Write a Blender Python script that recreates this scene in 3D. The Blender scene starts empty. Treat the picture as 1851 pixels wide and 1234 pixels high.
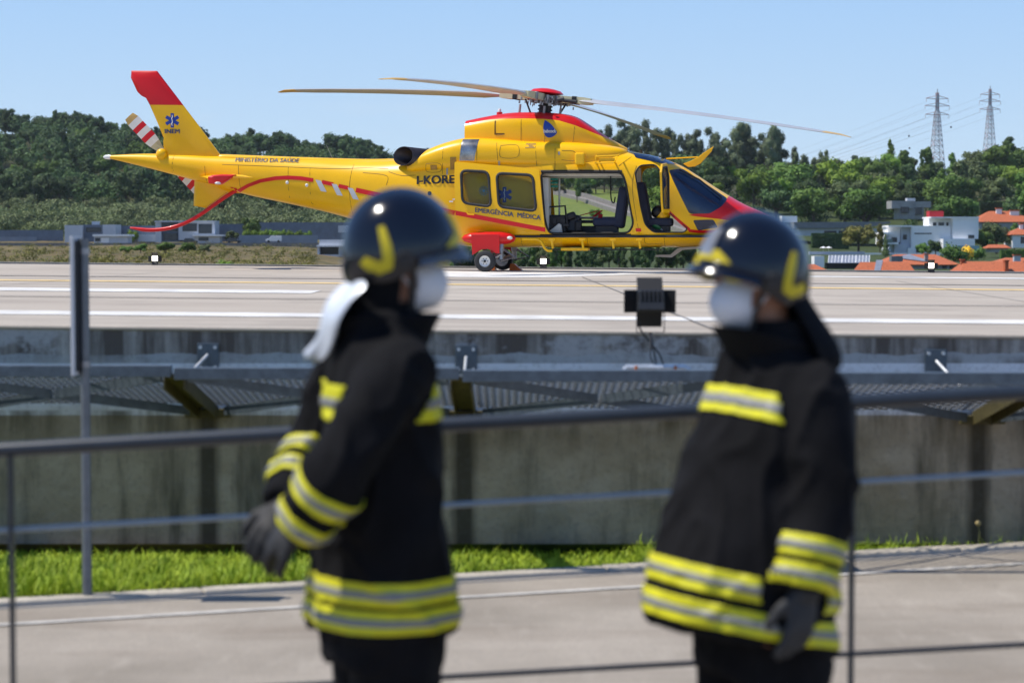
import bpy, bmesh, math, random
import numpy as np
from mathutils import Vector, Matrix, noise
from mathutils.bvhtree import BVHTree

# ------------------------------------------------------------------ camera, sky, sun, exposure
S = bpy.context.scene
COL = S.collection
R = math.radians
FPX, IW, IH, HOR, CAMZ = 3675.0, 1851.0, 1234.0, 437.0, 1.71
PITCH = math.atan((IH / 2 - HOR) / FPX)
cam = bpy.data.objects.new('camera', bpy.data.cameras.new('camera'))
COL.objects.link(cam)
cam.location = (0, 0, CAMZ)
cam.rotation_euler = (math.pi / 2 - PITCH, 0, 0)
cam.data.sensor_width = 36.0
cam.data.lens = FPX / IW * 36.0
cam.data.clip_start, cam.data.clip_end = 0.1, 20000
cam.data.dof.use_dof = True
cam.data.dof.focus_distance = 34.5
cam.data.dof.aperture_fstop = 2.8
cam.data.dof.aperture_blades = 0
S.camera = cam

SUN_EL, SUN_AZ = R(61.0), R(-91.5)          # azimuth from +Y, clockwise
world = bpy.data.worlds.new('World')
S.world = world
world.use_nodes = True
wn, wl = world.node_tree.nodes, world.node_tree.links
bg = wn['Background']
sky = wn.new('ShaderNodeTexSky')
sky.sky_type = 'NISHITA'
sky.sun_disc = False
sky.sun_elevation = SUN_EL
sky.sun_rotation = SUN_AZ
sky.altitude = 200
sky.air_density, sky.dust_density, sky.ozone_density = 1.25, 0.0, 4.0
# a few thin, pale clouds low over the far ridge
tc = wn.new('ShaderNodeTexCoord')
mp = wn.new('ShaderNodeMapping'); mp.inputs['Scale'].default_value = (9, 9, 34)
cn = wn.new('ShaderNodeTexNoise'); cn.inputs['Scale'].default_value = 1.6; cn.inputs['Detail'].default_value = 6
cr = wn.new('ShaderNodeMapRange'); cr.inputs[1].default_value = .56; cr.inputs[2].default_value = .82; cr.inputs[4].default_value = .55
sx = wn.new('ShaderNodeSeparateXYZ')
er = wn.new('ShaderNodeMapRange'); er.inputs[1].default_value = .035; er.inputs[2].default_value = .075; er.inputs[3].default_value = 1; er.inputs[4].default_value = 0
mm = wn.new('ShaderNodeMath'); mm.operation = 'MULTIPLY'
mx = wn.new('ShaderNodeMixRGB'); mx.inputs[2].default_value = (5.4, 5.3, 5.5, 1)
wl.new(tc.outputs['Generated'], mp.inputs[0]); wl.new(mp.outputs[0], cn.inputs[0]); wl.new(cn.outputs[0], cr.inputs[0])
wl.new(tc.outputs['Generated'], sx.inputs[0]); wl.new(sx.outputs[2], er.inputs[0])
wl.new(cr.outputs[0], mm.inputs[0]); wl.new(er.outputs[0], mm.inputs[1])
rp = wn.new('ShaderNodeValToRGB'); e = rp.color_ramp.elements       # clear early-summer blue, deeper towards the zenith
K = 1 / .14
stops = ((.0, (.54, .70, .88)), (.05, (.46, .645, .88)), (.13, (.335, .55, .875)), (.3, (.17, .33, .70)), (1.0, (.05, .13, .36)))
e[0].position, e[0].color = 0, (*stops[0][1], 1); e[1].position, e[1].color = 1, (*stops[-1][1], 1)
for p_, c_ in stops[1:-1]:
    q = e.new(p_); q.color = (*c_, 1)
sc = wn.new('ShaderNodeMixRGB'); sc.blend_type = 'MULTIPLY'; sc.inputs[0].default_value = 1; sc.inputs[2].default_value = (K, K, K, 1)
wl.new(sx.outputs[2], rp.inputs[0]); wl.new(rp.outputs[0], sc.inputs[1])
ms = wn.new('ShaderNodeMixRGB'); ms.inputs[0].default_value = .88; wl.new(sky.outputs[0], ms.inputs[1]); wl.new(sc.outputs[0], ms.inputs[2])
wl.new(mm.outputs[0], mx.inputs[0]); wl.new(ms.outputs[0], mx.inputs[1]); wl.new(mx.outputs[0], bg.inputs[0])
bg.inputs[1].default_value = 0.14

sl = bpy.data.lights.new('sun', 'SUN')
sl.energy, sl.angle, sl.color = 5.0, R(0.53), (1.0, 0.945, 0.86)
sun = bpy.data.objects.new('sun', sl); COL.objects.link(sun)
SDIR = Vector((math.sin(SUN_AZ) * math.cos(SUN_EL), math.cos(SUN_AZ) * math.cos(SUN_EL), math.sin(SUN_EL)))
sun.rotation_euler = SDIR.to_track_quat('Z', 'Y').to_euler()
sun.location = (0, 0, 60)
vs = S.view_settings
vs.view_transform, vs.look, vs.exposure, vs.gamma, vs.use_curve_mapping = 'Standard', 'None', 0.12, 1.0, False
S.cycles.max_bounces = 6
S.cycles.transparent_max_bounces = 12
S.cycles.caustics_reflective = S.cycles.caustics_refractive = False

rnd = random.Random(7)

# ------------------------------------------------------------------ survey helpers (photo bearings -> metres)
_cp, _sp = math.cos(PITCH), math.sin(PITCH)
def ray(x, y):
    u, v = (x - IW / 2) / FPX, -(y - IH / 2) / FPX
    return Vector((u, _cp + v * _sp, -_sp + v * _cp))
def P(x, y, D):                       # point at distance D (world y)
    d = ray(x, y)
    return Vector((0, 0, CAMZ)) + d * (D / d.y)
def deck_z(x): return 1.203 - 0.0097 * x
def pd(x, y, lift=0.0):               # point on the (slightly cross-sloped) landing deck
    d = ray(x, y); n = Vector((0.0097, 0, 1)); c = 1.203 + lift
    t = (c - CAMZ) / n.dot(d)
    return Vector((0, 0, CAMZ)) + d * t

# ------------------------------------------------------------------ object helpers
def tag(o, label=None, cat=None, group=None, kind=None):
    if label: o['label'] = label
    if cat: o['category'] = cat
    if group: o['group'] = group
    if kind: o['kind'] = kind
    return o
def empty(name, loc=(0, 0, 0), rz=0.0, label=None, cat=None, group=None):
    o = bpy.data.objects.new(name, None); COL.objects.link(o)
    o.location = loc; o.rotation_euler = (0, 0, rz); o.empty_display_size = .2
    return tag(o, label, cat, group)
def link_mesh(name, me, mat=None, parent=None):
    o = bpy.data.objects.new(name, me); COL.objects.link(o)
    if mat is not None:
        me.materials.clear()
        for m in (mat if isinstance(mat, (list, tuple)) else [mat]): me.materials.append(m)
    if parent is not None: o.parent = parent
    return o
def copy_tree(o, parent=None):
    c = o.copy(); COL.objects.link(c)
    if parent is not None: c.parent = parent
    for ch in list(o.children): copy_tree(ch, c)
    return c
def evaluated(me, mods):
    """mesh -> new mesh after modifiers given as (type, {settings})."""
    t = bpy.data.objects.new('tmp', me); COL.objects.link(t)
    for ty, kw in mods:
        m = t.modifiers.new('m', ty)
        for k, v in kw.items(): setattr(m, k, v)
    bpy.context.view_layer.update()
    out = bpy.data.meshes.new_from_object(t.evaluated_get(bpy.context.evaluated_depsgraph_get()))
    bpy.data.objects.remove(t)
    return out
def smooth_mesh(me, ang=40):
    me.polygons.foreach_set('use_smooth', [True] * len(me.polygons))
    me.set_sharp_from_angle(angle=R(ang))

class MB:
    def __init__(s): s.v, s.f = [], []
    def add(s, vs, fs):
        b = len(s.v); s.v += [tuple(p) for p in vs]; s.f += [tuple(b + i for i in f) for f in fs]; return s
    def box(s, c, d, rot=None, taper=1.0):
        c = Vector(c); q = []
        for z in (-1, 1):
            for x, y in ((-1, -1), (1, -1), (1, 1), (-1, 1)):
                k = taper if z > 0 else 1
                p = Vector((x * d[0] / 2 * k, y * d[1] / 2 * k, z * d[2] / 2))
                q.append(c + (rot @ p if rot else p))
        return s.add(q, [(3, 2, 1, 0), (4, 5, 6, 7), (0, 1, 5, 4), (1, 2, 6, 5), (2, 3, 7, 6), (3, 0, 4, 7)])
    def bb(s, lo, hi): return s.box([(a + b) / 2 for a, b in zip(lo, hi)], [abs(b - a) for a, b in zip(lo, hi)])
    def bar(s, a, b, w, h, up=(0, 0, 1)):
        a, b = Vector(a), Vector(b); d = (b - a); L = d.length; d.normalize()
        up = Vector(up); sd = d.cross(up)
        if sd.length < 1e-4: sd = d.cross(Vector((0, 1, 0)))
        sd.normalize(); u = sd.cross(d)
        return s.box((a + b) / 2, (L, w, h), Matrix((d, sd, u)).transposed())
    def loft(s, rings, caps=True):
        n = len(rings[0]); vs = [p for r in rings for p in r]; fs = []
        for i in range(len(rings) - 1):
            for j in range(n):
                k = (j + 1) % n
                fs.append((i * n + j, i * n + k, (i + 1) * n + k, (i + 1) * n + j))
        if caps:
            fs.append(tuple(range(n))[::-1]); fs.append(tuple((len(rings) - 1) * n + j for j in range(n)))
        return s.add(vs, fs)
    def tube(s, pts, r, n=8, caps=True, flat=1.0):
        pts = [Vector(p) for p in pts]; rs = r if isinstance(r, (list, tuple)) else [r] * len(pts)
        t0 = (pts[1] - pts[0]).normalized()
        nrm = t0.cross(Vector((0, 0, 1)))
        if nrm.length < .05: nrm = t0.cross(Vector((1, 0, 0)))
        nrm.normalize(); rings = []
        for i, p in enumerate(pts):
            t = (pts[min(i + 1, len(pts) - 1)] - pts[max(i - 1, 0)]).normalized()
            nrm = (nrm - t * nrm.dot(t)).normalized(); b = t.cross(nrm)
            rings.append([p + (nrm * math.cos(a) + b * math.sin(a) * flat) * rs[i] for a in [2 * math.pi * k / n for k in range(n)]])
        return s.loft(rings, caps)
    def cyl(s, a, b, r, n=16, r2=None): return s.tube([a, b], [r, r if r2 is None else r2], n)
    def ball(s, c, r, n=12, m=8, rot=None):
        r = r if isinstance(r, (list, tuple)) else (r, r, r); c = Vector(c); rings = []
        for i in range(m + 1):
            th = math.pi * (i / m * .98 + .01)
            ring = []
            for k in range(n):
                p = Vector((r[0] * math.sin(th) * math.cos(2 * math.pi * k / n), r[1] * math.sin(th) * math.sin(2 * math.pi * k / n), -r[2] * math.cos(th)))
                ring.append(c + (rot @ p if rot else p))
            rings.append(ring)
        return s.loft(rings)
    def prism(s, poly, vec):
        vec = Vector(vec); n = len(poly); poly = [Vector(p) for p in poly]
        return s.add(poly + [p + vec for p in poly], [tuple(range(n))[::-1], tuple(range(n, 2 * n))] + [(i, (i + 1) % n, n + (i + 1) % n, n + i) for i in range(n)])
    def mesh(s, name='m', fix=True):
        me = bpy.data.meshes.new(name); me.from_pydata(s.v, [], s.f)
        if fix:
            bm = bmesh.new(); bm.from_mesh(me); bmesh.ops.recalc_face_normals(bm, faces=bm.faces); bm.to_mesh(me); bm.free()
        return me
    def build(s, name, mat, parent=None, smooth=None, bevel=0.0):
        me = s.mesh(name)
        if bevel: 
            me = evaluated(me, [('BEVEL', dict(width=bevel, segments=2, limit_method='ANGLE', angle_limit=R(40)))])
        if smooth: smooth_mesh(me, smooth)
        me.name = name
        return link_mesh(name, me, mat, parent)

def catmull(pts, n):
    """pts: list of tuples; resampled smoothly (n per span)."""
    out = []; A = [np.array(p, float) for p in pts]
    for i in range(len(A) - 1):
        p0, p1, p2, p3 = A[max(i - 1, 0)], A[i], A[i + 1], A[min(i + 2, len(A) - 1)]
        for k in range(n):
            t = k / n
            out.append(.5 * (2 * p1 + (p2 - p0) * t + (2 * p0 - 5 * p1 + 4 * p2 - p3) * t * t + (3 * p1 - p0 - 3 * p2 + p3) * t ** 3))
    out.append(A[-1]); return out
def round_poly(pts, r, n=4):
    out = []; N = len(pts)
    for i in range(N):
        p = Vector(pts[i]); a = Vector(pts[i - 1]) - p; b = Vector(pts[(i + 1) % N]) - p
        ra = min(r, a.length * .45, b.length * .45); a = p + a.normalized() * ra; b = p + b.normalized() * ra
        for k in range(n + 1):
            t = k / n; out.append((1 - t) ** 2 * a + 2 * t * (1 - t) * p + t * t * b)
    return out

# ------------------------------------------------------------------ materials
def srgb(r, g, b):
    f = lambda c: (c / 255 / 12.92) if c / 255 <= .04045 else ((c / 255 + .055) / 1.055) ** 2.4
    return (f(r), f(g), f(b))
def mat(name, col, rough=.5, metal=0., coat=0., var=.12, scale=4., bump=0., bscale=60., col2=None, stretch=None, spec=None, sheen=0., rand=0., detail=5., croughness=.05):
    m = bpy.data.materials.new(name); m.use_nodes = True
    n, l = m.node_tree.nodes, m.node_tree.links; p = n['Principled BSDF']
    p.inputs['Roughness'].default_value = rough; p.inputs['Metallic'].default_value = metal
    p.inputs['Coat Weight'].default_value = coat; p.inputs['Coat Roughness'].default_value = croughness
    if spec is not None: p.inputs['Specular IOR Level'].default_value = spec
    if sheen: p.inputs['Sheen Weight'].default_value = sheen
    tcn = n.new('ShaderNodeTexCoord'); mpn = n.new('ShaderNodeMapping')
    if stretch: mpn.inputs['Scale'].default_value = stretch
    l.new(tcn.outputs['Object'], mpn.inputs[0])
    nz = n.new('ShaderNodeTexNoise'); nz.inputs['Scale'].default_value = scale; nz.inputs['Detail'].default_value = detail; nz.inputs['Roughness'].default_value = .62
    l.new(mpn.outputs[0], nz.inputs['Vector'])
    rp = n.new('ShaderNodeMapRange'); rp.inputs[1].default_value = .3; rp.inputs[2].default_value = .7
    l.new(nz.outputs[0], rp.inputs[0])
    mxn = n.new('ShaderNodeMixRGB')
    c2 = col2 or tuple(min(1, c * (1 + var)) for c in col)
    c1 = col if col2 else tuple(c * (1 - var) for c in col)
    mxn.inputs[1].default_value = (*c1, 1); mxn.inputs[2].default_value = (*c2, 1)
    l.new(rp.outputs[0], mxn.inputs[0]); out = mxn.outputs[0]
    if rand:
        oi = n.new('ShaderNodeObjectInfo'); hs = n.new('ShaderNodeHueSaturation')
        a = n.new('ShaderNodeMapRange'); a.inputs[3].default_value = 1 - rand; a.inputs[4].default_value = 1 + rand
        b = n.new('ShaderNodeMapRange'); b.inputs[3].default_value = .5 - rand * .05; b.inputs[4].default_value = .5 + rand * .05
        l.new(oi.outputs['Random'], a.inputs[0]); l.new(oi.outputs['Random'], b.inputs[0])
        l.new(a.outputs[0], hs.inputs['Value']); l.new(b.outputs[0], hs.inputs['Hue']); l.new(out, hs.inputs['Color']); out = hs.outputs[0]
    l.new(out, p.inputs['Base Color'])
    if bump:
        n2 = n.new('ShaderNodeTexNoise'); n2.inputs['Scale'].default_value = bscale; n2.inputs['Detail'].default_value = 4
        l.new(mpn.outputs[0], n2.inputs['Vector'])
        bp = n.new('ShaderNodeBump'); bp.inputs['Strength'].default_value = bump; bp.inputs['Distance'].default_value = .02
        l.new(n2.outputs[0], bp.inputs['Height']); l.new(bp.outputs[0], p.inputs['Normal'])
    return m
def emission_mat(name, col, s):
    m = bpy.data.materials.new(name); m.use_nodes = True
    p = m.node_tree.nodes['Principled BSDF']; p.inputs['Emission Color'].default_value = (*col, 1); p.inputs['Emission Strength'].default_value = s
    p.inputs['Base Color'].default_value = (.8, .8, .8, 1)
    return m
def glass_mat(name, tint, clear, rough=.03):
    """thin pane: part clear, part dark glossy."""
    m = bpy.data.materials.new(name); m.use_nodes = True
    n, l = m.node_tree.nodes, m.node_tree.links; p = n['Principled BSDF']
    p.inputs['Base Color'].default_value = (*tint, 1); p.inputs['Roughness'].default_value = rough; p.inputs['Specular IOR Level'].default_value = 1.0
    t = n.new('ShaderNodeBsdfTransparent'); t.inputs[0].default_value = (.75, .82, .86, 1)
    x = n.new('ShaderNodeMixShader'); x.inputs[0].default_value = clear
    l.new(p.outputs[0], x.inputs[1]); l.new(t.outputs[0], x.inputs[2]); l.new(x.outputs[0], n['Material Output'].inputs[0])
    return m

M = {}
M['yellow'] = mat('yellow paint', (.86, .475, .003), .34, coat=.2, var=.05, scale=1.5, bump=.02, bscale=3, spec=.3)
M['red'] = mat('red paint', (.60, .008, .010), .34, coat=.2, var=.05, scale=2, spec=.3)
M['white'] = mat('white paint', (.72, .72, .70), .4, var=.05)
M['navy_print'] = mat('navy lettering', (.055, .065, .12), .45, var=.05)
M['blue'] = mat('blue emblem', (.008, .045, .32), .4, var=.05)
M['black'] = mat('black', (.006, .006, .007), .5, var=.2)
M['dark'] = mat('dark grey', (.02, .021, .024), .55, var=.3, scale=9)
M['rubber'] = mat('rubber', (.022, .023, .025), .75, var=.3, scale=14)
M['grey_bar'] = mat('grey reflective bar', (.52, .54, .57), .4, var=.05)
M['steel'] = mat('weathered alloy', (.32, .32, .33), .38, metal=.7, var=.3, scale=12)
M['grey'] = mat('grey composite', (.30, .30, .30), .45, var=.15)
M['blade'] = mat('blade skin', (.36, .37, .39), .35, var=.1, scale=1.5)
M['blade_tip'] = mat('blade tip', (.55, .36, .11), .4, var=.1)
M['cuff'] = mat('blade cuff', (.50, .47, .30), .45, var=.15)
M['navy'] = mat('navy upholstery', (.012, .018, .045), .7, var=.2, scale=10)
M['lining'] = mat('cabin lining', (.55, .56, .52), .6, var=.1)
M['metal_dark'] = mat('sooty exhaust', (.035, .03, .036), .4, metal=.6, var=.4, scale=6)
M['exhaust_band'] = mat('stainless band', (.35, .34, .33), .25, metal=.9, var=.5, scale=5)
M['windshield'] = glass_mat('sky-tinted windshield', (.008, .022, .07), .36, .02)  # dark pane, its blue deepened to carry the reflected sky in the colour
M['pane'] = glass_mat('clear pane', (.05, .05, .04), .88)
M['galv'] = mat('galvanised steel', (.10, .125, .15), .42, metal=.35, var=.25, scale=18, bump=.05)
M['galv_bright'] = mat('bright zinc', (.60, .62, .64), .38, metal=.35, var=.2, scale=18)
M['bracket'] = mat('mossy steel bracket', (.085, .07, .022), .7, var=.4, scale=14)
M['concrete'] = mat('concrete', (.30, .29, .265), .9, var=.2, scale=6, bump=.3, bscale=40)
M['orange'] = mat('orange plastic', (.55, .14, .02), .5)
# ================================================================== SETTING: ground, road, landing platform
def node_mat(name, rough=.9):
    m = bpy.data.materials.new(name); m.use_nodes = True
    n, l = m.node_tree.nodes, m.node_tree.links; p = n['Principled BSDF']; p.inputs['Roughness'].default_value = rough
    p.inputs['Specular IOR Level'].default_value = .25
    return m, n, l, p
def nz(n, l, scale, detail=5, vec=None, stretch=None, rough=.6):
    t = n.new('ShaderNodeTexNoise'); t.inputs['Scale'].default_value = scale; t.inputs['Detail'].default_value = detail; t.inputs['Roughness'].default_value = rough
    g = n.new('ShaderNodeNewGeometry'); mp_ = n.new('ShaderNodeMapping')
    if stretch: mp_.inputs['Scale'].default_value = stretch
    l.new(g.outputs['Position'], mp_.inputs[0]); l.new(mp_.outputs[0], t.inputs['Vector']); return t.outputs[0]
def rng(n, l, src, a, b, c=0., d=1.):
    r_ = n.new('ShaderNodeMapRange')
    for i, v in enumerate((a, b, c, d)): r_.inputs[i + 1].default_value = v
    l.new(src, r_.inputs[0]); return r_.outputs[0]
def mixc(n, l, f, a, b, mode='MIX'):
    x = n.new('ShaderNodeMixRGB'); x.blend_type = mode
    for i, v in ((0, f), (1, a), (2, b)):
        if isinstance(v, (int, float)): x.inputs[i].default_value = v
        elif isinstance(v, tuple): x.inputs[i].default_value = (*v, 1)
        else: l.new(v, x.inputs[i])
    return x.outputs[0]
def bumpn(n, l, p, src, s, dist=.02):
    b = n.new('ShaderNodeBump'); b.inputs['Strength'].default_value = s; b.inputs['Distance'].default_value = dist
    l.new(src, b.inputs['Height']); l.new(b.outputs[0], p.inputs['Normal'])

def road_material():
    m, n, l, p = node_mat('worn concrete road')
    a = nz(n, l, .9, 6); b = nz(n, l, 60, 3); c = nz(n, l, 3.5, 6, stretch=(2.2, .5, 1))
    col = mixc(n, l, rng(n, l, a, .3, .7), (.235, .205, .165), (.38, .335, .28))
    col = mixc(n, l, rng(n, l, b, .35, .75, 0, .5), col, (.22, .20, .18))
    col = mixc(n, l, rng(n, l, c, .55, .75, 0, .35), col, (.42, .38, .325))
    st_ = nz(n, l, 1.1, 7, stretch=(.35, 1.6, 1), rough=.7)
    col = mixc(n, l, rng(n, l, st_, .50, .66, 0, .55), col, (.20, .165, .13))
    l.new(col, p.inputs['Base Color']); bumpn(n, l, p, b, .35); return m
def deck_material():
    m, n, l, p = node_mat('helipad surface')
    a = nz(n, l, .35, 6, stretch=(.5, 1.5, 1)); b = nz(n, l, 45, 3); c = nz(n, l, 1.3, 7)
    col = mixc(n, l, rng(n, l, a, .3, .7), (.36, .312, .262), (.45, .40, .34))
    col = mixc(n, l, rng(n, l, c, .48, .72, 0, .6), col, (.27, .235, .20))
    tm = nz(n, l, .22, 8, stretch=(.25, 2.2, 1), rough=.75)
    col = mixc(n, l, rng(n, l, tm, .54, .64, 0, .5), col, (.22, .195, .17))
    col = mixc(n, l, rng(n, l, b, .4, .8, 0, .3), col, (.25, .23, .2))
    l.new(col, p.inputs['Base Color']); bumpn(n, l, p, b, .2); return m
def wall_material():
    """retaining wall: grey concrete, rain-stained from the coping, one trowelled lighter repair band, mossy below, brightness of the sunlit net painted in behind it."""
    m, n, l, p = node_mat('stained concrete wall')
    g = n.new('ShaderNodeNewGeometry'); s = n.new('ShaderNodeSeparateXYZ'); l.new(g.outputs['Position'], s.inputs[0]); z = s.outputs[2]
    streak = nz(n, l, 1.0, 7, stretch=(7.0, 1, .7)); blot = nz(n, l, 2.6, 7, stretch=(1, 1, 1.5)); fine = nz(n, l, 38, 4); wide = nz(n, l, .8, 4, stretch=(1.7, 1, .25))
    zj = n.new('ShaderNodeMath'); zj.operation = 'MULTIPLY_ADD'; l.new(blot, zj.inputs[0]); zj.inputs[1].default_value = .10; l.new(z, zj.inputs[2])
    base = mixc(n, l, rng(n, l, blot, .3, .7), (.40, .37, .33), (.53, .50, .45))
    low = mixc(n, l, rng(n, l, blot, .3, .7), (.27, .215, .14), (.43, .365, .27))
    col = mixc(n, l, rng(n, l, zj.outputs[0], .74, .82), low, base)
    top = rng(n, l, zj.outputs[0], 1.10, 1.19)
    st = n.new('ShaderNodeMath'); st.operation = 'MULTIPLY'; l.new(rng(n, l, streak, .33, .56), st.inputs[0]); l.new(rng(n, l, zj.outputs[0], 1.02, 1.12), st.inputs[1])
    col = mixc(n, l, st.outputs[0], col, (.12, .10, .085))
    pl = nz(n, l, 1.15, 8, stretch=(1, 1, 1.3), rough=.72)
    pm = n.new('ShaderNodeMath'); pm.operation = 'MULTIPLY'; l.new(rng(n, l, pl, .50, .56, 0, .85), pm.inputs[0]); l.new(rng(n, l, z, .97, 1.02, .12, 1), pm.inputs[1])
    col = mixc(n, l, pm.outputs[0], col, (.46, .45, .44))
    # pale mortar band and patches
    bandz = n.new('ShaderNodeMath'); bandz.operation = 'COMPARE'; l.new(zj.outputs[0], bandz.inputs[0]); bandz.inputs[1].default_value = 1.085; bandz.inputs[2].default_value = .03
    bm_ = n.new('ShaderNodeMath'); bm_.operation = 'MULTIPLY'; l.new(bandz.outputs[0], bm_.inputs[0]); l.new(rng(n, l, wide, .32, .5, .25, .85), bm_.inputs[1])
    col = mixc(n, l, bm_.outputs[0], col, (.42, .44, .45))
    sm = n.new('ShaderNodeMath'); sm.operation = 'MULTIPLY'; l.new(rng(n, l, nz(n, l, 1.5, 6, stretch=(3, 1, .5)), .50, .70), sm.inputs[0]); l.new(rng(n, l, z, 1.06, 1.0), sm.inputs[1])
    col = mixc(n, l, sm.outputs[0], col, (.10, .088, .06))
    wz = n.new('ShaderNodeMath'); wz.operation = 'COMPARE'; l.new(z, wz.inputs[0]); wz.inputs[1].default_value = .86; wz.inputs[2].default_value = .15  # pale band behind the net: glow of the sunlit mesh put into wall colour
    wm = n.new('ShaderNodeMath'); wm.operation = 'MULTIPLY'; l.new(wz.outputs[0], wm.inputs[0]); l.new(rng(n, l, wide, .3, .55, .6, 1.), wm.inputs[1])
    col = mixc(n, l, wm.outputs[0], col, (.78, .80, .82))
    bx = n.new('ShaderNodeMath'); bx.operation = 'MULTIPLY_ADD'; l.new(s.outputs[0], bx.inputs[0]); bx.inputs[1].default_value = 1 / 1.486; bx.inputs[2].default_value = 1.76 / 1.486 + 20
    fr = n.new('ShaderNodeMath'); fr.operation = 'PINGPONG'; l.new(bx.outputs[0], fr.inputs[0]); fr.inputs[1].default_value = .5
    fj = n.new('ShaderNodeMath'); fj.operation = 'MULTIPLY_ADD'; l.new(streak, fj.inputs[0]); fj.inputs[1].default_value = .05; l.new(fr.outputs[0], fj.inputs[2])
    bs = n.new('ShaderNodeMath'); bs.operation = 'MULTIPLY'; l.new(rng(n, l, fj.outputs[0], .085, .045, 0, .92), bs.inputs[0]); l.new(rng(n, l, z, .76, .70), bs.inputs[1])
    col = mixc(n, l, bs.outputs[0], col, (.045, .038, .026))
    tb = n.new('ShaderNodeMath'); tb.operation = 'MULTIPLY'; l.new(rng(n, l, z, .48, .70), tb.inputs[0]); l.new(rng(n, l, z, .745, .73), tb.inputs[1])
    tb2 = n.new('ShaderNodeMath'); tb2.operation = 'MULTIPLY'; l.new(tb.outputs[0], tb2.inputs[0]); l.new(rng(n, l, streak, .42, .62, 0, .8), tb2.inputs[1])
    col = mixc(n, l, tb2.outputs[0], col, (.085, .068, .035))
    col = mixc(n, l, rng(n, l, fine, .5, .75, 0, .35), col, (.12, .115, .10))
    l.new(col, p.inputs['Base Color']); bumpn(n, l, p, fine, .12); return m
def ground_material(name, cols, scale):
    m, n, l, p = node_mat(name)
    a = nz(n, l, scale, 7); b = nz(n, l, scale * 9, 5)
    col = mixc(n, l, rng(n, l, a, .35, .65), cols[0], cols[1])
    col = mixc(n, l, rng(n, l, b, .4, .7, 0, .7), col, cols[2])
    l.new(col, p.inputs['Base Color']); return m
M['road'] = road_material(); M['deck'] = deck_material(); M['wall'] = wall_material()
M['soil'] = ground_material('lawn soil', ((.035, .05, .012), (.06, .075, .02), (.05, .04, .02)), 2.0)

D_NEAR, D_FAR, DECK_X = 11.72, 38.4, 15.0
# near ground
def lawn_z(y): return -.012 - .085 * min(1, max(0, (y - 10.1) / 1.4))
g = MB(); q = []
for y in (-70, 10.1, 10.8, 11.5, 11.9): q += [(-90, y, lawn_z(y)), (90, y, lawn_z(y))]
g.add(q, [(2 * i, 2 * i + 1, 2 * i + 3, 2 * i + 2) for i in range(4)])
tag(g.build('ground', M['soil']), kind='structure')
# road: its far edge runs obliquely away to the right
def road_edge(x): return 10.42 + .345 * x
g = MB(); g.add([(-30, -60, -.006), (60, -60, -.006)] , [])
xs = [-30, -6, -3, 0, 3, 3.6]
ring = [(-30, -60, -.006), (60, -60, -.006), (60, 11.5, -.006), (3.15, 11.5, -.006)] + [(x, road_edge(x), -.006) for x in (0, -3, -10, -30)]
g = MB(); g.add(ring, [tuple(range(len(ring)))]); road = tag(g.build('road', M['road']), kind='structure')
# kerb strip: a row of cast kerb stones along the road edge with a pale joint line before it
M['kerb'] = mat('kerb concrete', (.40, .36, .30), .9, var=.15, scale=8, bump=.25)
M['joint'] = mat('worn line', (.46, .44, .41), .85, var=.25, scale=9)
kerb = empty('kerb', (0, 10.4, 0), 0, None, None); kerb['kind'] = 'structure'
ks = math.atan(.345)
first = None
for i in range(-8, 5):
    x = i * 1.0 - .02; y = road_edge(x)
    if first is None:
        b_ = MB().box((0, 0, 0), (1.055, .12, .16)); first = b_.build('kerb_stone', M['kerb'], kerb, bevel=.012); o = first
    else:
        o = first.copy(); COL.objects.link(o)
    o.location = (x, y - 10.4, -.068 + .002 * (i % 3)); o.rotation_euler = (0, 0, ks)
ln = MB(); q = []
for x in (-30, -6, 0, 6, 30): q += [(x, road_edge(x) - .62, 0.0), (x, road_edge(x) - .565, 0.0)]
ln.add(q, [(2 * i, 2 * i + 2, 2 * i + 3, 2 * i + 1) for i in range(4)]); tag(ln.build('road_line', M['joint']), kind='structure')

# lawn strip between road and wall
M['blade_grass'] = mat('grass blade', (.15, .27, .012), .6, col2=(.42, .50, .03), scale=9, spec=.3)
gr = MB(); r2 = random.Random(3)
def add_blade(x, y, z, h, w, a, bend):
    dx, dy = math.cos(a), math.sin(a); px_, py_ = -dy * w, dx * w
    gr.add([(x - px_, y - py_, z), (x + px_, y + py_, z), (x + dx * bend * .4 + px_ * .7, y + dy * bend * .4 + py_ * .7, z + h * .6),
            (x + dx * bend * .4 - px_ * .7, y + dy * bend * .4 - py_ * .7, z + h * .6), (x + dx * bend, y + dy * bend, z + h)], [(0, 1, 2, 3), (3, 2, 4)])
cnt = 0
while cnt < 62000:
    x = r2.uniform(-6.0, 3.6); y = r2.uniform(8.3, 11.66)
    if y < road_edge(x) + .05: continue
    k = noise.noise(Vector((x * 1.7, y * 1.7, 4)))
    if r2.random() > .75 + k: continue
    h = (.03 + .085 * r2.random() ** 1.6 + .05 * max(0, k)) * (1.0 if y < 10.3 else max(.45, 1 - (y - 10.3) * .6))
    if x > .7: h = max(h, .05) * 1.7
    if r2.random() < .05: h *= 1.6
    add_blade(x, y, lawn_z(y), h, r2.uniform(.0025, .005), r2.uniform(0, 6.283), r2.uniform(.01, .11)); cnt += 1
me = gr.mesh('grass', fix=False); tag(link_mesh('grass', me, M['blade_grass']), 'bright green grass strip at the foot of the concrete wall', 'grass', kind='stuff')
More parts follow.
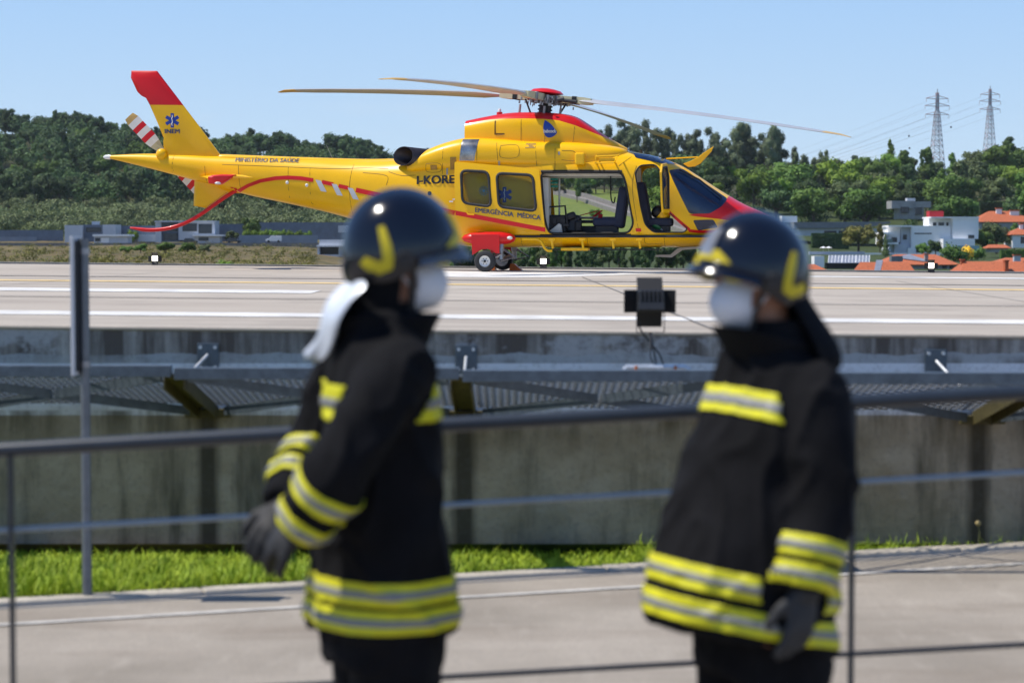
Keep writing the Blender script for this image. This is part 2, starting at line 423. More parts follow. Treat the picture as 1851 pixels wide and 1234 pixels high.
# two small weeds in front of the wall, seed heads on stalks
M['stalk'] = mat('weed stalk', (.14, .14, .05), .7); M['seed'] = mat('seed head', (.35, .27, .12), .8)
for (x, y, D, lab) in ((1768, 945, 11.5, 'thin weed stalk with a pale round seed head against the stained wall'),):
    pt = P(x, y, D); w = empty('weed', (pt.x, pt.y, -.01), 0, lab, 'weed')
    MB().tube([(0, 0, 0), (.01, 0, (pt.z) * .6), (0, 0, pt.z)], .003, 5).build('stem', M['stalk'], w)
    MB().ball((0, 0, pt.z + .01), .017, 8, 6).build('seed_head', M['seed'], w, 60)

# ---- landing platform
pf = empty('helipad_platform', (0, 25, 0), 0, 'raised concrete helipad with stained retaining wall and white lines that the helicopter stands on', 'helipad')
LX, RX = -DECK_X, DECK_X
b_ = MB(); zt = lambda x: deck_z(x)
b_.add([(LX, D_NEAR - 25, -.6), (RX, D_NEAR - 25, -.6), (RX, D_NEAR - 25 + .30, -.6), (LX, D_NEAR - 25 + .30, -.6),
        (LX, D_NEAR - 25, zt(LX) - .01), (RX, D_NEAR - 25, zt(RX) - .01), (RX, D_NEAR - 24.7, zt(RX) - .01), (LX, D_NEAR - 24.7, zt(LX) - .01)],
       [(3, 2, 1, 0), (4, 5, 6, 7), (0, 1, 5, 4), (1, 2, 6, 5), (2, 3, 7, 6), (3, 0, 4, 7)])
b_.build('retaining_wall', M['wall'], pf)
b_ = MB()
def deckbox(b, x0, x1, y0, y1, lift0, lift1):
    v = [(x, y - 25, zt(x) + l) for l in (lift0, lift1) for x, y in ((x0, y0), (x1, y0), (x1, y1), (x0, y1))]
    b.add(v, [(3, 2, 1, 0), (4, 5, 6, 7), (0, 1, 5, 4), (1, 2, 6, 5), (2, 3, 7, 6), (3, 0, 4, 7)])
deckbox(b_, LX, RX, D_NEAR - .012, D_FAR, -.025, 0); b_.build('deck_slab', M['deck'], pf, bevel=.012)
b_ = MB(); deckbox(b_, LX, RX, D_FAR, D_FAR + .25, -.5, .035); b_.build('edge_upstand', M['concrete'], pf)
b_ = MB(); b_.bb((LX, D_FAR - .3 - 25, -6), (RX, D_FAR - 25, .8)); b_.bb((LX, D_NEAR + .32 - 25, -6), (LX + .3, D_FAR - .32 - 25, .8)); b_.bb((RX - .3, D_NEAR + .32 - 25, -6), (RX, D_FAR - .32 - 25, .8))
b_.build('foundation_wall', M['concrete'], pf)
M['line_white'] = mat('road-marking white', (.46, .44, .41), .7, col2=(.78, .77, .74), scale=2.5, detail=8)
M['line_yellow'] = mat('faded yellow line', (.62, .45, .20), .75, var=.2, scale=5)
M['seam'] = mat('tar seam', (.17, .155, .14), .8)
def strip(name, m_, y0, y1, x0, x1, lift=.004):
    b = MB(); n_ = 12; q = []
    for i in range(n_ + 1):
        x = x0 + (x1 - x0) * i / n_; q += [(x, y0 - 25, zt(x) + lift), (x, y1 - 25, zt(x) + lift)]
    b.add(q, [(2 * i, 2 * i + 2, 2 * i + 3, 2 * i + 1) for i in range(n_)]); return b.build(name, m_, pf)
def dd(y): return pd(925, y).y
strip('white_line', M['line_white'], dd(577.5), dd(570.5), -14.2, 14.2)
strip('white_line', M['line_white'], dd(534.5), dd(529), -14.2, -1.9)
strip('white_line', M['line_white'], dd(495.8), dd(493.6), 3.4, 14.2)
strip('yellow_line', M['line_yellow'], dd(516.5), dd(514.2), -14.2, 14.2)
def deckpoly(name, m_, pts, lift=.004):
    v = [pd(x, y, lift) - Vector((0, 25, 0)) for x, y in pts]
    b = MB(); b.add(v, [tuple(range(len(v)))]); return b.build(name, m_, pf)
deckpoly('touchdown_marking', M['line_white'], [(700, 491.0), (780, 489.0), (1140, 490.2), (1300, 492.5), (1160, 495.5), (1010, 500.5), (930, 501.5), (800, 500.2), (690, 498.5)])
# expansion joints of the slab (sealed seams crossing away from us)
for xa, ya, xb, yb in ((1052, 500, 1292, 595), (1620, 507, 2200, 600), (300, 490, -900, 590)):
    a, c = pd(xa, ya, .0085), pd(xb, yb, .0085); d = Vector((.007, 0, 0))
    b = MB(); b.add([p - Vector((0, 25, 0)) for p in (a - d, a + d, c + d, c - d)], [(0, 1, 2, 3)]); b.build('slab_joint', M['seam'], pf)

for yj in (545, 507.5): strip('slab_joint', M['seam'], dd(yj + .35), dd(yj - .35), -14.8, 14.8, .0085)
# ---- safety net frame along the wall: modules of 1.49 m
YO = 10.5                                  # outer edge beam
xj = [P(x, 677, YO).x for x in (313, 833)]; PITCHX = xj[1] - xj[0]
M['galv_wire'] = mat('zinc wire', (.085, .095, .11), .5)
net = empty('safety_net', (0, D_NEAR, 0), 0, 'galvanised steel safety net frame hanging along the edge of the helipad wall', 'safety net')
def zo(x): return 1.022 - .0085 * x        # outer beam axis height
ZI = lambda x: .745 - .0085 * x
beam0 = brk0 = None
mesh_b = MB()
for i in range(-4, 7):
    xa = xj[0] + i * PITCHX; xb = xa + PITCHX
    b = MB().bb((xa + .008, YO - .03 - D_NEAR, -.031), (xb - .008, YO + .03 - D_NEAR, .031))
    o = b.build('edge_beam', M['galv'], net, bevel=.004); o.location.z = zo((xa + xb) / 2)
    o.rotation_euler = (0, 0, 0)
    # cantilever bracket, channel shaped, from wall to beam joint
    b = MB(); a0, a1 = Vector((xa, YO + .03 - D_NEAR, zo(xa) - .02)), Vector((xa, -.012, ZI(xa)))
    b.bar(a0, a1, .11, .016); b.bar(a0 + Vector((-.052, 0, -.035)), a1 + Vector((-.052, 0, -.035)), .008, .07); b.bar(a0 + Vector((.052, 0, -.035)), a1 + Vector((.052, 0, -.035)), .008, .07)
    b.build('bracket', M['bracket'], net)
    b = MB(); b.box((xa, -.03, ZI(xa) - .035), (.26, .04, .05)); b.build('bracket_foot', M['bracket'], net, bevel=.004)
    # crossed flats of one module
    c = Vector(((xa + xb) / 2, (YO + 11.6) / 2 - D_NEAR, (zo(xa) + ZI(xa)) / 2 - .03))
    b = MB(); ac = [Vector((xa + .07, YO + .05 - D_NEAR, zo(xa) - .03)), Vector((xb - .07, YO + .05 - D_NEAR, zo(xb) - .03)), Vector((xa + .1, -.06, ZI(xa) - .02)), Vector((xb - .1, -.06, ZI(xb) - .02))]
    for k, p in enumerate(ac):
        b = MB().bar(p, c + (p - c).normalized() * .02, .012, .05); b.build('brace', M['galv'], net)
    # zinc mesh on top of the frame: diamond wires
    n_ = 18
    for k in range(-n_, n_ + 1):
        for sgn in (1, -1):
            u0, u1 = k / n_, (k + n_ * .8) / n_
            p, q_ = max(u0, 0), min(u1, 1)
            if p >= q_: continue
            t0, t1 = (p - u0) / .8, (q_ - u0) / .8
            f = lambda u, t: Vector((xa + .02 + (PITCHX - .04) * (u if sgn > 0 else 1 - u), YO + .04 - D_NEAR + (1.13) * t, zo(xa) - .01 + (ZI(xa) - zo(xa) + .02) * t))
            mesh_b.tube([f(p, t0), f(q_, t1)], .0036, 4, caps=False)
link_mesh('wire_mesh', mesh_b.mesh('wire_mesh', False), M['galv_wire'], net)['kind'] = 'stuff'
# anchor plates on the wall with a tension rod down to the beam joint
for i, (ox, lean) in enumerate(((-.03, -.135), (.0, -.01), (0, .115))):
    xa = [xj[0], xj[1], xj[0] + 3 * PITCHX][i]
    if i == 2: xa = xj[0] + 2 * PITCHX + PITCHX * .82
    o = MB().box((0, 0, 0), (.125, .014, .165)).build('anchor_plate', M['galv'], net, bevel=.003); o.location = (xa, -.008, 1.03 - .0085 * xa)
    for sx_ in (-1, 1):
        for sz_ in (-1, 1): MB().cyl((sx_ * .042, -.004, sz_ * .058), (sx_ * .042, -.02, sz_ * .058), .010, 8).build('anchor_bolt', M['galv_bright'], o)
    MB().tube([(xa, -.03, 1.045 - .0085 * xa), (xa + lean, -.35, .87 - .0085 * xa)], .0095, 8).build('tension_rod', M['galv_bright'], net, 50)

# ---- floodlights with barn doors
def make_floodlight(name, lit):
    root = empty(name)
    b = MB(); b.box((0, 0, .25), (.138, .09, .115)); body = b.build('housing', M['black'], root, bevel=.012)
    f = MB()
    for k in range(6): f.box((-.055 + k * .022, .05, .272), (.007, .03, .062))
    f.box((0, .05, .225), (.13, .04, .035)); f.build('cooling_fin', M['flood_fin'], body)
    b = MB().box((0, -.048, .25), (.12, .006, .10)); b.build('lens', M['lamp'], root)
    for (c, s_, rot) in (((0, -.072, .337), (.135, .085, .004), Matrix.Rotation(R(-50), 3, 'X')), ((0, -.075, .155), (.132, .105, .004), Matrix.Rotation(R(58), 3, 'X')),
                         ((-.098, -.072, .245), (.004, .085, .12), Matrix.Rotation(R(62), 3, 'Z')), ((.098, -.072, .245), (.004, .085, .12), Matrix.Rotation(R(-62), 3, 'Z'))):
        MB().box(c, s_, rot).build('barn_door', M['black'], root)
    b = MB(); b.bar((-.072, 0, .085), (.072, 0, .085), .02, .004); b.bar((-.072, 0, .085), (-.072, 0, .24), .02, .004, (1, 0, 0)); b.bar((.072, 0, .085), (.072, 0, .24), .02, .004, (1, 0, 0)); b.cyl((0, .03, .0), (0, .0, .085), .007, 8)
    b.build('yoke', M['dark'], root)
    return root
M['lamp'] = emission_mat('lamp glass', (1, .93, .80), 7.0)
M['lamp_off'] = mat('unlit lamp glass', (.3, .3, .3), .1)
M['flood_fin'] = mat('floodlight fins', (.06, .062, .068), .5, metal=.3)
fl = make_floodlight('floodlight', False)
GRP = 'floodlights around the helipad edge'
tag(fl, 'black barn-door floodlight seen from behind with a hanging cable, above the net beam', 'floodlight', GRP)
for (x, y, lab) in ((281, 468, 'lit floodlight on the far deck edge beyond the grey sign post'), (982, 473, 'lit floodlight on the far deck edge beneath the helicopter belly'),
                    (1682, 481, 'lit floodlight on the far deck edge before the red tiled roofs')):
    c = copy_tree(fl); p = P(x, y, 38.2); k = .92
    c.location = (p.x, 38.2, p.z - .24 * k); c.scale = (k, k, k); tag(c, lab, 'floodlight', GRP)
    # the far ones stand on a short post on the slab and face this way
    h = p.z - .24 * k - deck_z(p.x)
    ob = MB().cyl((0, 0, -h / k), (0, 0, 0), .016, 8).build('post', M['dark'], c)
p = P(1176, 540, 10.62)
for ch in fl.children:
    if ch.name.startswith('lens'): ch.data = ch.data.copy(); ch.data.materials[0] = M['lamp_off']
fl.location = (p.x, 10.62, p.z - .26); fl.rotation_euler = (0, 0, math.pi)
for ch in fl.children:
    if ch.name.startswith('housing'):
        pass
bp = P(1188, 667, 10.6)
loc = lambda x, y, D=10.62: Matrix.Rotation(math.pi, 3, 'Z') @ (P(x, y, D) - fl.location)
MB().tube([Vector(q) for q in catmull([loc(1155, 580), loc(1157, 594), loc(1176, 620), loc(1192, 640), loc(1200, 662)], 6)], .0045, 8).build('cable', M['black'], fl, 60)
MB().tube([Vector(q) for q in catmull([loc(1200, 662), loc(1186, 664, 10.66), loc(1176, 645, 10.66), loc(1177, 632, 10.66), loc(1186, 628, 10.64)], 6)], .003, 8).build('cable', M['black'], fl, 60)
b = MB(); b.cyl(loc(1188, 668, 10.7), Vector((0, .0, .085)), .006, 8); b.build('post', M['galv'], fl)
b = MB(); b.tube([loc(1128, 669), loc(1134, 664), loc(1238, 664), loc(1246, 669)], .012, 6, flat=1.6); b.build('mounting_plate', M['galv_bright'], fl)
for x_ in (1150, 1221): MB().cyl(loc(x_, 661, 10.6), loc(x_, 669, 10.6), .007, 8).build('mounting_bolt', M['orange'], fl)

# ---- sign on a post in the lawn (seen from its edge)
M['sign_back'] = mat('sign panel', (.55, .56, .58), .45, var=.08)
M['post'] = mat('grey post', (.16, .175, .19), .45, metal=.4, var=.15, scale=15)
sb = P(158, 1085, 9.72); sg = empty('sign_post', (sb.x, sb.y, -.01), 0, 'grey round post in the grass with a sign panel seen edge-on', 'sign post')
MB().cyl((0, 0, 0), (0, 0, 1.735), .024, 16).build('pole', M['post'], sg, 40)
rot = Matrix.Rotation(R(-4), 3, 'Z')
MB().box((-.034, -.02, 1.415), (.016, .15, .66), rot).build('sign_panel', M['sign_back'], sg, bevel=.003)
MB().box((-.024, -.02, 1.415), (.014, .10, .62), rot).build('panel_rail', M['dark'], sg)
for z_ in (1.12, 1.66): MB().cyl((0, 0, z_), (0, 0, z_ + .03), .028, 16).build('clamp', M['steel'], sg, 40)

# ---- foreground railing (rises to the right like the ramp beside it)
M['rail'] = mat('painted grey rail', (.022, .029, .040), .36, metal=.0, var=.12, scale=20)
YR = 6.2
M['rail_bar'] = mat('pale grey rail bar', (.24, .29, .33), .35, var=.1, scale=20)
rl = empty('railing', (0, YR, 0), 0, 'blurred grey steel handrail with three thin bars behind the firefighters', 'railing')
def rz(x, off): return P(IW / 2, 761 + off, YR).z + x * (105 / IW)
for off, r_, nm in ((0, .023, 'handrail'), (145, .0085, 'rail_bar'), (284, .004, 'rail_bar'), (455, .0085, 'rail_bar')):
    MB().tube([(-4, 0, rz(-4, off)), (4, 0, rz(4, off))], r_, 16).build(nm, M['rail'] if off in (0, 455) else M['rail_bar'], rl, 60)
for px_, w in ((20, .010), (1540, .014)):
    x = P(px_, 900, YR).x
    o = MB().bb((-w / 2, -.022, 0), (w / 2, .022, rz(x, 0) - .02)).build('rail_post', M['rail'], rl, bevel=.002); o.location = (x, 0, 0)
for x in (-3.9, 3.9):
    o = MB().bb((-.006, -.022, 0), (.006, .022, rz(x, 0) - .02)).build('rail_post', M['rail'], rl); o.location = (x, 0, 0)
# ================================================================== VALLEY AND HILLS BEYOND THE PLATFORM
DK = [120, 200, 300, 400, 500, 560, 600, 700, 800, 900, 1000, 1150, 1400, 2500, 6000]
TAB = {
 -900: [600, 505, 482, 464, 450, 444, 437, 405, 365, 315, 255, 205, 225, 400, 431],
 0:    [600, 505, 482, 464, 450, 444, 437, 412, 385, 345, 290, 243, 258, 400, 431],
 120:  [600, 505, 482, 464, 450, 444, 437, 412, 385, 345, 290, 240, 258, 400, 431],
 250:  [600, 505, 482, 464, 449, 444, 438, 412, 388, 350, 302, 262, 275, 400, 431],
 350:  [600, 505, 484, 464, 447, 444, 438, 412, 388, 355, 315, 287, 300, 400, 431],
 500:  [600, 507, 486, 466, 451, 446, 440, 415, 392, 360, 325, 290, 310, 400, 431],
 680:  [600, 510, 500, 485, 465, 452, 442, 420, 400, 370, 335, 306, 320, 400, 431],
 800:  [600, 520, 505, 480, 450, 438, 425, 400, 365, 340, 325, 315, 330, 400, 431],
 980:  [600, 525, 500, 465, 425, 405, 392, 358, 343, 335, 325, 318, 330, 400, 431],
 1140: [600, 525, 500, 470, 430, 418, 405, 372, 345, 337, 325, 318, 330, 400, 431],
 1300: [600, 525, 500, 480, 455, 440, 425, 395, 370, 352, 335, 322, 330, 400, 431],
 1420: [600, 525, 505, 486, 465, 455, 446, 410, 380, 352, 335, 325, 335, 400, 431],
 1560: [600, 525, 505, 486, 466, 458, 450, 418, 385, 352, 338, 328, 335, 400, 431],
 1700: [600, 525, 505, 486, 468, 461, 456, 420, 385, 350, 332, 322, 330, 400, 431],
 1851: [600, 525, 505, 486, 466, 460, 454, 412, 370, 332, 307, 292, 305, 400, 431],
 2700: [600, 525, 505, 486, 464, 455, 446, 395, 345, 300, 265, 245, 260, 400, 431]}
TC = sorted(TAB)
def terr(px, D):
    if D <= 120:
        k = [(11.6, -.02), (13, -1.0), (40, -3.2), (60, -4.2), (120, CAMZ - (600 - HOR) * 120 / FPX)]
        for (d0, z0), (d1, z1) in zip(k, k[1:]):
            if D <= d1: return z0 + (z1 - z0) * max(0, (D - d0) / (d1 - d0))
    px = min(max(px, TC[0]), TC[-1])
    i = 0
    while i < len(TC) - 2 and px > TC[i + 1]: i += 1
    f = (px - TC[i]) / (TC[i + 1] - TC[i]); f = f * f * (3 - 2 * f)
    def col(c):
        y = TAB[c]; j = 0
        while j < len(DK) - 2 and D > DK[j + 1]: j += 1
        t = min(1, (D - DK[j]) / (DK[j + 1] - DK[j])); return CAMZ - (y[j] + (y[j + 1] - y[j]) * t - HOR) * D / FPX
    return col(TC[i]) * (1 - f) + col(TC[i + 1]) * f
def gx(px, D): return (px - IW / 2) / FPX * D
def terr_w(x, y): return terr(IW / 2 + x / y * FPX, y)
rows = [11.6, 13, 20, 40, 60, 90] + list(range(120, 620, 14)) + list(range(620, 1200, 20)) + [1250, 1320, 1400, 1700, 2100, 2500]
cols = [-5200, -3000, -1800] + list(range(-900, 2720, 24)) + [3600, 5000, 7200]
v, f = [], []
for D in rows:
    for c in cols:
        x = gx(c, D) + (0 if D > 60 else (c - IW / 2) * .02)
        z = terr(c, D)
        if 130 < D < 1300: z += noise.noise(Vector((x * .03, D * .03, 0))) * .5 * min(1, D / 400)
        v.append((x, D, z))
n_ = len(cols)
f = [(i * n_ + j, i * n_ + j + 1, (i + 1) * n_ + j + 1, (i + 1) * n_ + j) for i in range(len(rows) - 1) for j in range(n_ - 1)]
me = bpy.data.meshes.new('hillside'); me.from_pydata(v, [], f)
def hill_material():
    m, n, l, p = node_mat('dry and green slopes', 1.0)
    g = n.new('ShaderNodeNewGeometry'); s = n.new('ShaderNodeSeparateXYZ'); l.new(g.outputs['Position'], s.inputs[0])
    a = nz(n, l, .035, 7); b = nz(n, l, .30, 6); c = nz(n, l, .016, 4)
    dry = mixc(n, l, rng(n, l, a, .35, .62), (.115, .078, .034), (.20, .145, .06))
    dry = mixc(n, l, rng(n, l, b, .44, .60), dry, (.05, .056, .018))
    dry = mixc(n, l, rng(n, l, s.outputs[1], 610, 640), dry, mixc(n, l, b, (.04, .055, .018), (.10, .115, .04)))
    grn = mixc(n, l, rng(n, l, b, .35, .7), (.10, .145, .026), (.17, .20, .04))
    # meadow lies to the right of the road down the valley: by ground position
    dark = mixc(n, l, rng(n, l, b, .35, .7), (.028, .045, .012), (.06, .08, .02))
    q = n.new('ShaderNodeMath'); q.operation = 'DIVIDE'; l.new(s.outputs[0], q.inputs[0]); l.new(s.outputs[1], q.inputs[1])
    col = mixc(n, l, rng(n, l, q.outputs[0], .09, .105), grn, dark)
    col = mixc(n, l, rng(n, l, s.outputs[1], 420, 470), dark, col)
    col = mixc(n, l, rng(n, l, q.outputs[0], -.05, -.02), dry, col)
    col = mixc(n, l, rng(n, l, s.outputs[1], 790, 830), col, mixc(n, l, b, (.03, .04, .012), (.07, .06, .025)))
    l.new(col, p.inputs['Base Color']); return m
M['hill'] = hill_material()
o = link_mesh('hillside', me, M['hill']); smooth_mesh(me, 60); tag(o, kind='structure')

# ------------------------------------------------------------------ trees
def leaf_mat(name, a, b, rand=.22):
    m = mat(name, tuple(c * 1.5 for c in a), .65, var=.0, col2=tuple(c * 1.35 for c in b), scale=.55, rand=rand, spec=.2, detail=3)
    n, l = m.node_tree.nodes, m.node_tree.links; p = n['Principled BSDF']; src = p.inputs['Base Color'].links[0].from_socket
    gp = n.new('ShaderNodeNewGeometry'); gn = n.new('ShaderNodeTexNoise'); gn.inputs['Scale'].default_value = .045; gn.inputs['Detail'].default_value = 3; l.new(gp.outputs['Position'], gn.inputs['Vector'])
    gm = n.new('ShaderNodeMapRange'); gm.inputs[1].default_value = .35; gm.inputs[2].default_value = .65; gm.inputs[3].default_value = .78; gm.inputs[4].default_value = 1.65; l.new(gn.outputs[0], gm.inputs[0])
    gv = n.new('ShaderNodeHueSaturation'); l.new(gm.outputs[0], gv.inputs['Value']); l.new(src, gv.inputs['Color']); src = gv.outputs[0]; l.new(src, p.inputs['Base Color'])
    t = n.new('ShaderNodeBsdfTranslucent'); l.new(src, t.inputs[0]); x = n.new('ShaderNodeMixShader'); x.inputs[0].default_value = .16
    l.new(p.outputs[0], x.inputs[1]); l.new(t.outputs[0], x.inputs[2]); l.new(x.outputs[0], n['Material Output'].inputs[0])
    return m
M['leaf_dark'] = leaf_mat('dark broadleaf', (.019, .037, .013), (.056, .088, .026))
M['leaf_mid'] = leaf_mat('broadleaf', (.035, .068, .014), (.085, .135, .025))
M['leaf_light'] = leaf_mat('fresh green leaf', (.07, .125, .014), (.14, .21, .028))
M['leaf_euc'] = leaf_mat('grey-green eucalyptus leaf', (.045, .062, .034), (.11, .13, .068))
M['leaf_olive'] = leaf_mat('olive scrub leaf', (.045, .065, .024), (.10, .125, .048))
M['leaf_brown'] = leaf_mat('rusty green leaf', (.07, .07, .018), (.13, .115, .03))
M['leaf_flower'] = leaf_mat('yellow flowering shrub', (.40, .27, .02), (.55, .38, .03), .05)
M['bark'] = mat('bark', (.10, .075, .05), .9, var=.3, scale=3, stretch=(1, 1, .2)); M['bark_pale'] = mat('pale bark', (.24, .20, .16), .85, var=.3, scale=2)
def quads_np(C, N, size, rs):
    """leaf-clump faces at centres C with normals N."""
    n = len(C); rv = rs.normal(size=(n, 3)); t = np.cross(N, rv); t /= np.linalg.norm(t, axis=1)[:, None] + 1e-9; b = np.cross(N, t)
    s = (size * rs.uniform(.55, 1.3, n))[:, None]; k = rs.uniform(.5, .9, n)[:, None]
    V = np.stack([C - t * s, C - b * s * k, C + t * s, C + b * s * k], 1).reshape(-1, 3)
    return V
def crown_mesh(lobes, n, size, seed, core=True, droop=0.):
    rs = np.random.RandomState(seed); w = np.array([l[3] * l[4] for l in lobes]) ; w = w / w.sum(); Cs, Ns = [], []
    for l, k in zip(lobes, (w * n).astype(int)):
        d = rs.normal(size=(k, 3)); d /= np.linalg.norm(d, axis=1)[:, None]
        r_ = rs.uniform(.62, 1.06, k)[:, None] * (1 + .16 * np.sin(d[:, :1] * 7 + l[0]) * np.cos(d[:, 2:] * 6 + l[1]))
        Cs.append(np.array(l[:3]) + d * r_ * np.array([l[3], l[3], l[4]])); 
        nn = d + rs.normal(scale=.34, size=(k, 3)); nn[:, 2] += .12; Ns.append(nn / np.linalg.norm(nn, axis=1)[:, None])
    C, N = np.concatenate(Cs), np.concatenate(Ns); V = quads_np(C, N, size, rs); F = np.arange(len(V)).reshape(-1, 4)
    vs, fs = V.tolist(), F.tolist()
    if core:
        mb = MB()
        for l in lobes: mb.ball(l[:3], (l[3] * .66, l[3] * .66, l[4] * .66), 8, 5)
        b = len(vs); vs += mb.v; fs += [[b + i for i in q] for q in mb.f]
    me = bpy.data.meshes.new('crown'); me.from_pydata(vs, [], fs); return me
def trunk_mesh(h, r_, lobes, seed):
    rr = random.Random(seed); mb = MB(); mb.tube([(0, 0, -1.5), (rr.uniform(-.2, .2), rr.uniform(-.2, .2), h * .5), (rr.uniform(-.3, .3), rr.uniform(-.3, .3), h)], [r_ * 1.25, r_, r_ * .6], 7)
    for l in lobes[:7]: mb.tube([(0, 0, h * .6), (l[0] * .5, l[1] * .5, (h * .7 + l[2]) / 2), (l[0], l[1], l[2])], [r_ * .5, r_ * .35, r_ * .12], 5)
    return mb.mesh('trunk', False)
def proto(kind, seed):
    rr = random.Random(seed); L = []
    if kind == 'round':            # nominal 10 m tall, 9 m wide
        L = [(0, 0, 5.8, 2.7, 2.6)]
        for k in range(13):
            a = k * 2.4 + rr.random(); q = rr.uniform(1.6, 2.7); L.append((q * 1.25 * math.cos(a), q * 1.25 * math.sin(a), rr.uniform(3.6, 8.0), rr.uniform(1.1, 1.8), rr.uniform(1.0, 1.6)))
        return crown_mesh(L, 3000, .30, seed), trunk_mesh(5, .28, L, seed)
    if kind == 'tall':             # 13 m, narrower, ragged
        for k in range(12):
            z = 3.6 + k * .75; q = (1.9 - .11 * k) * rr.uniform(.4, 1); a = rr.uniform(0, 6.28); L.append((q * math.cos(a), q * math.sin(a), z, rr.uniform(1.1, 1.9) * (1 - .03 * k), rr.uniform(.9, 1.5)))
        return crown_mesh(L, 2800, .29, seed), trunk_mesh(8, .25, L, seed)
    if kind == 'euc':              # 26 m eucalyptus, clumps with gaps on a long stem
        for k in range(17):
            z = 7.5 + k * 1.06 + rr.uniform(-.6, .6); q = rr.uniform(.8, 5.0) * (1 - .03 * k); a = rr.uniform(0, 6.28); L.append((q * math.cos(a), q * math.sin(a), z, rr.uniform(1.7, 2.9) * (1 - .015 * k), rr.uniform(1.5, 2.5)))
        return crown_mesh(L, 5200, .33, seed), trunk_mesh(22, .34, L, seed)
    if kind == 'cone':
        for k in range(9): L.append((rr.uniform(-.3, .3), rr.uniform(-.3, .3), 1.5 + k * 1.05, 2.1 - .2 * k, 1.0))
        return crown_mesh(L, 2000, .26, seed), trunk_mesh(8, .2, L, seed)
    if kind == 'pine':             # umbrella pine
        for k in range(9): a = k * 2.4; q = 2.6 * math.sqrt(k / 9); L.append((q * math.cos(a), q * math.sin(a), 8.2 - q * .35 + rr.uniform(-.3, .3), 1.6, 1.0))
        return crown_mesh(L, 2600, .26, seed), trunk_mesh(8, .26, L, seed)
    if kind == 'shrub':
        for k in range(5): a = k * 2.4; L.append((.7 * math.cos(a), .7 * math.sin(a), rr.uniform(.7, 1.3), rr.uniform(.6, .9), rr.uniform(.6, .9)))
        return crown_mesh(L, 700, .14, seed), trunk_mesh(1, .06, L, seed)
PROTO = {}
for kind, ns in (('round', 4), ('tall', 3), ('euc', 4), ('cone', 1), ('pine', 1), ('shrub', 2)): PROTO[kind] = [proto(kind, 11 * i + len(kind)) for i in range(ns)]
_skin = {}
def crown_of(kind, i, mk):
    if (kind, i, mk) not in _skin:
        me = PROTO[kind][i][0].copy(); me.materials.append(M[mk]); _skin[(kind, i, mk)] = me
    return _skin[(kind, i, mk)]
for ks in PROTO.values():
    for c, t in ks: t.materials.append(M['bark'])
TREE_NAME = {'round': 'broadleaf_tree', 'tall': 'broadleaf_tree', 'euc': 'eucalyptus_tree', 'cone': 'conifer_tree', 'pine': 'pine_tree', 'shrub': 'shrub'}
def tree(px, D, kind, mk, h, label, group=None, wide=1.0, dz=0., name=None):
    x = gx(px, D); i = rnd.randrange(len(PROTO[kind])); nom = {'round': 10., 'tall': 13.5, 'euc': 27., 'cone': 11., 'pine': 9.4, 'shrub': 2.}[kind]
    e = empty(name or TREE_NAME[kind], (x, D, terr(px, D) - .15 + dz), rnd.uniform(0, 6.28), label, 'shrub' if kind == 'shrub' else 'tree', group)
    k = h / nom; e.scale = (k * wide, k * wide, k)
    link_mesh('crown', crown_of(kind, i, mk), None, e); link_mesh('trunk', PROTO[kind][i][1], None, e)
    return e
n_tree = 0
def spot(px, D):
    where = 'left of the tail tip' if px < 185 else 'between tail tip and tail fin' if px < 330 else 'above the lettering on the boom' if px < 540 else 'behind the engine exhaust' if px < 760 else 'behind the rotor fairing' if px < 1090 else 'behind the short rotor blade' if px < 1230 else 'behind the cable cutter' if px < 1330 else 'above the helicopter nose' if px < 1420 else 'below the long rotor blade tip' if px < 1560 else 'above the concrete house' if px < 1680 else 'at the foot of the nearer pylon' if px < 1770 else 'below the farther pylon'
    return where
def level(D, a, b, c): return 'at the wood edge' if D < a else 'low on the slope' if D < b else 'halfway up the slope' if D < c else 'high on the slope'
TONE = {'leaf_dark': 'dark green', 'leaf_mid': 'mid green', 'leaf_light': 'bright green', 'leaf_olive': 'olive green', 'leaf_brown': 'rusty green'}
# forest on the hill to the left: near rows singly, the mass behind as one wood
LF, GF = 'dark green tree among many in the forest on the hill behind the tail', 'forest trees on the hill behind the tail'
for D, x0, x1, st in ((842, -20, 700, 24), (880, -20, 700, 27), (930, -20, 690, 30), (990, -20, 680, 32), (1060, -20, 690, 32)):
    px = x0 + rnd.uniform(0, st)
    while px < x1:
        k = rnd.choice(('round', 'round', 'tall')); mk = rnd.choice(('leaf_dark', 'leaf_dark', 'leaf_dark', 'leaf_mid'))
        if 10 < px < 300 and D < 900: mk = 'leaf_dark'
        tree(px, D + rnd.uniform(-18, 18), k, mk, rnd.choice((rnd.uniform(7, 11), rnd.uniform(10, 14), rnd.uniform(14, 19))), '%s forest tree %s, %s' % (TONE[mk], spot(px, D), level(D, 860, 905, 1020)), GF, rnd.uniform(.9, 1.15)); px += st * rnd.uniform(.7, 1.3)
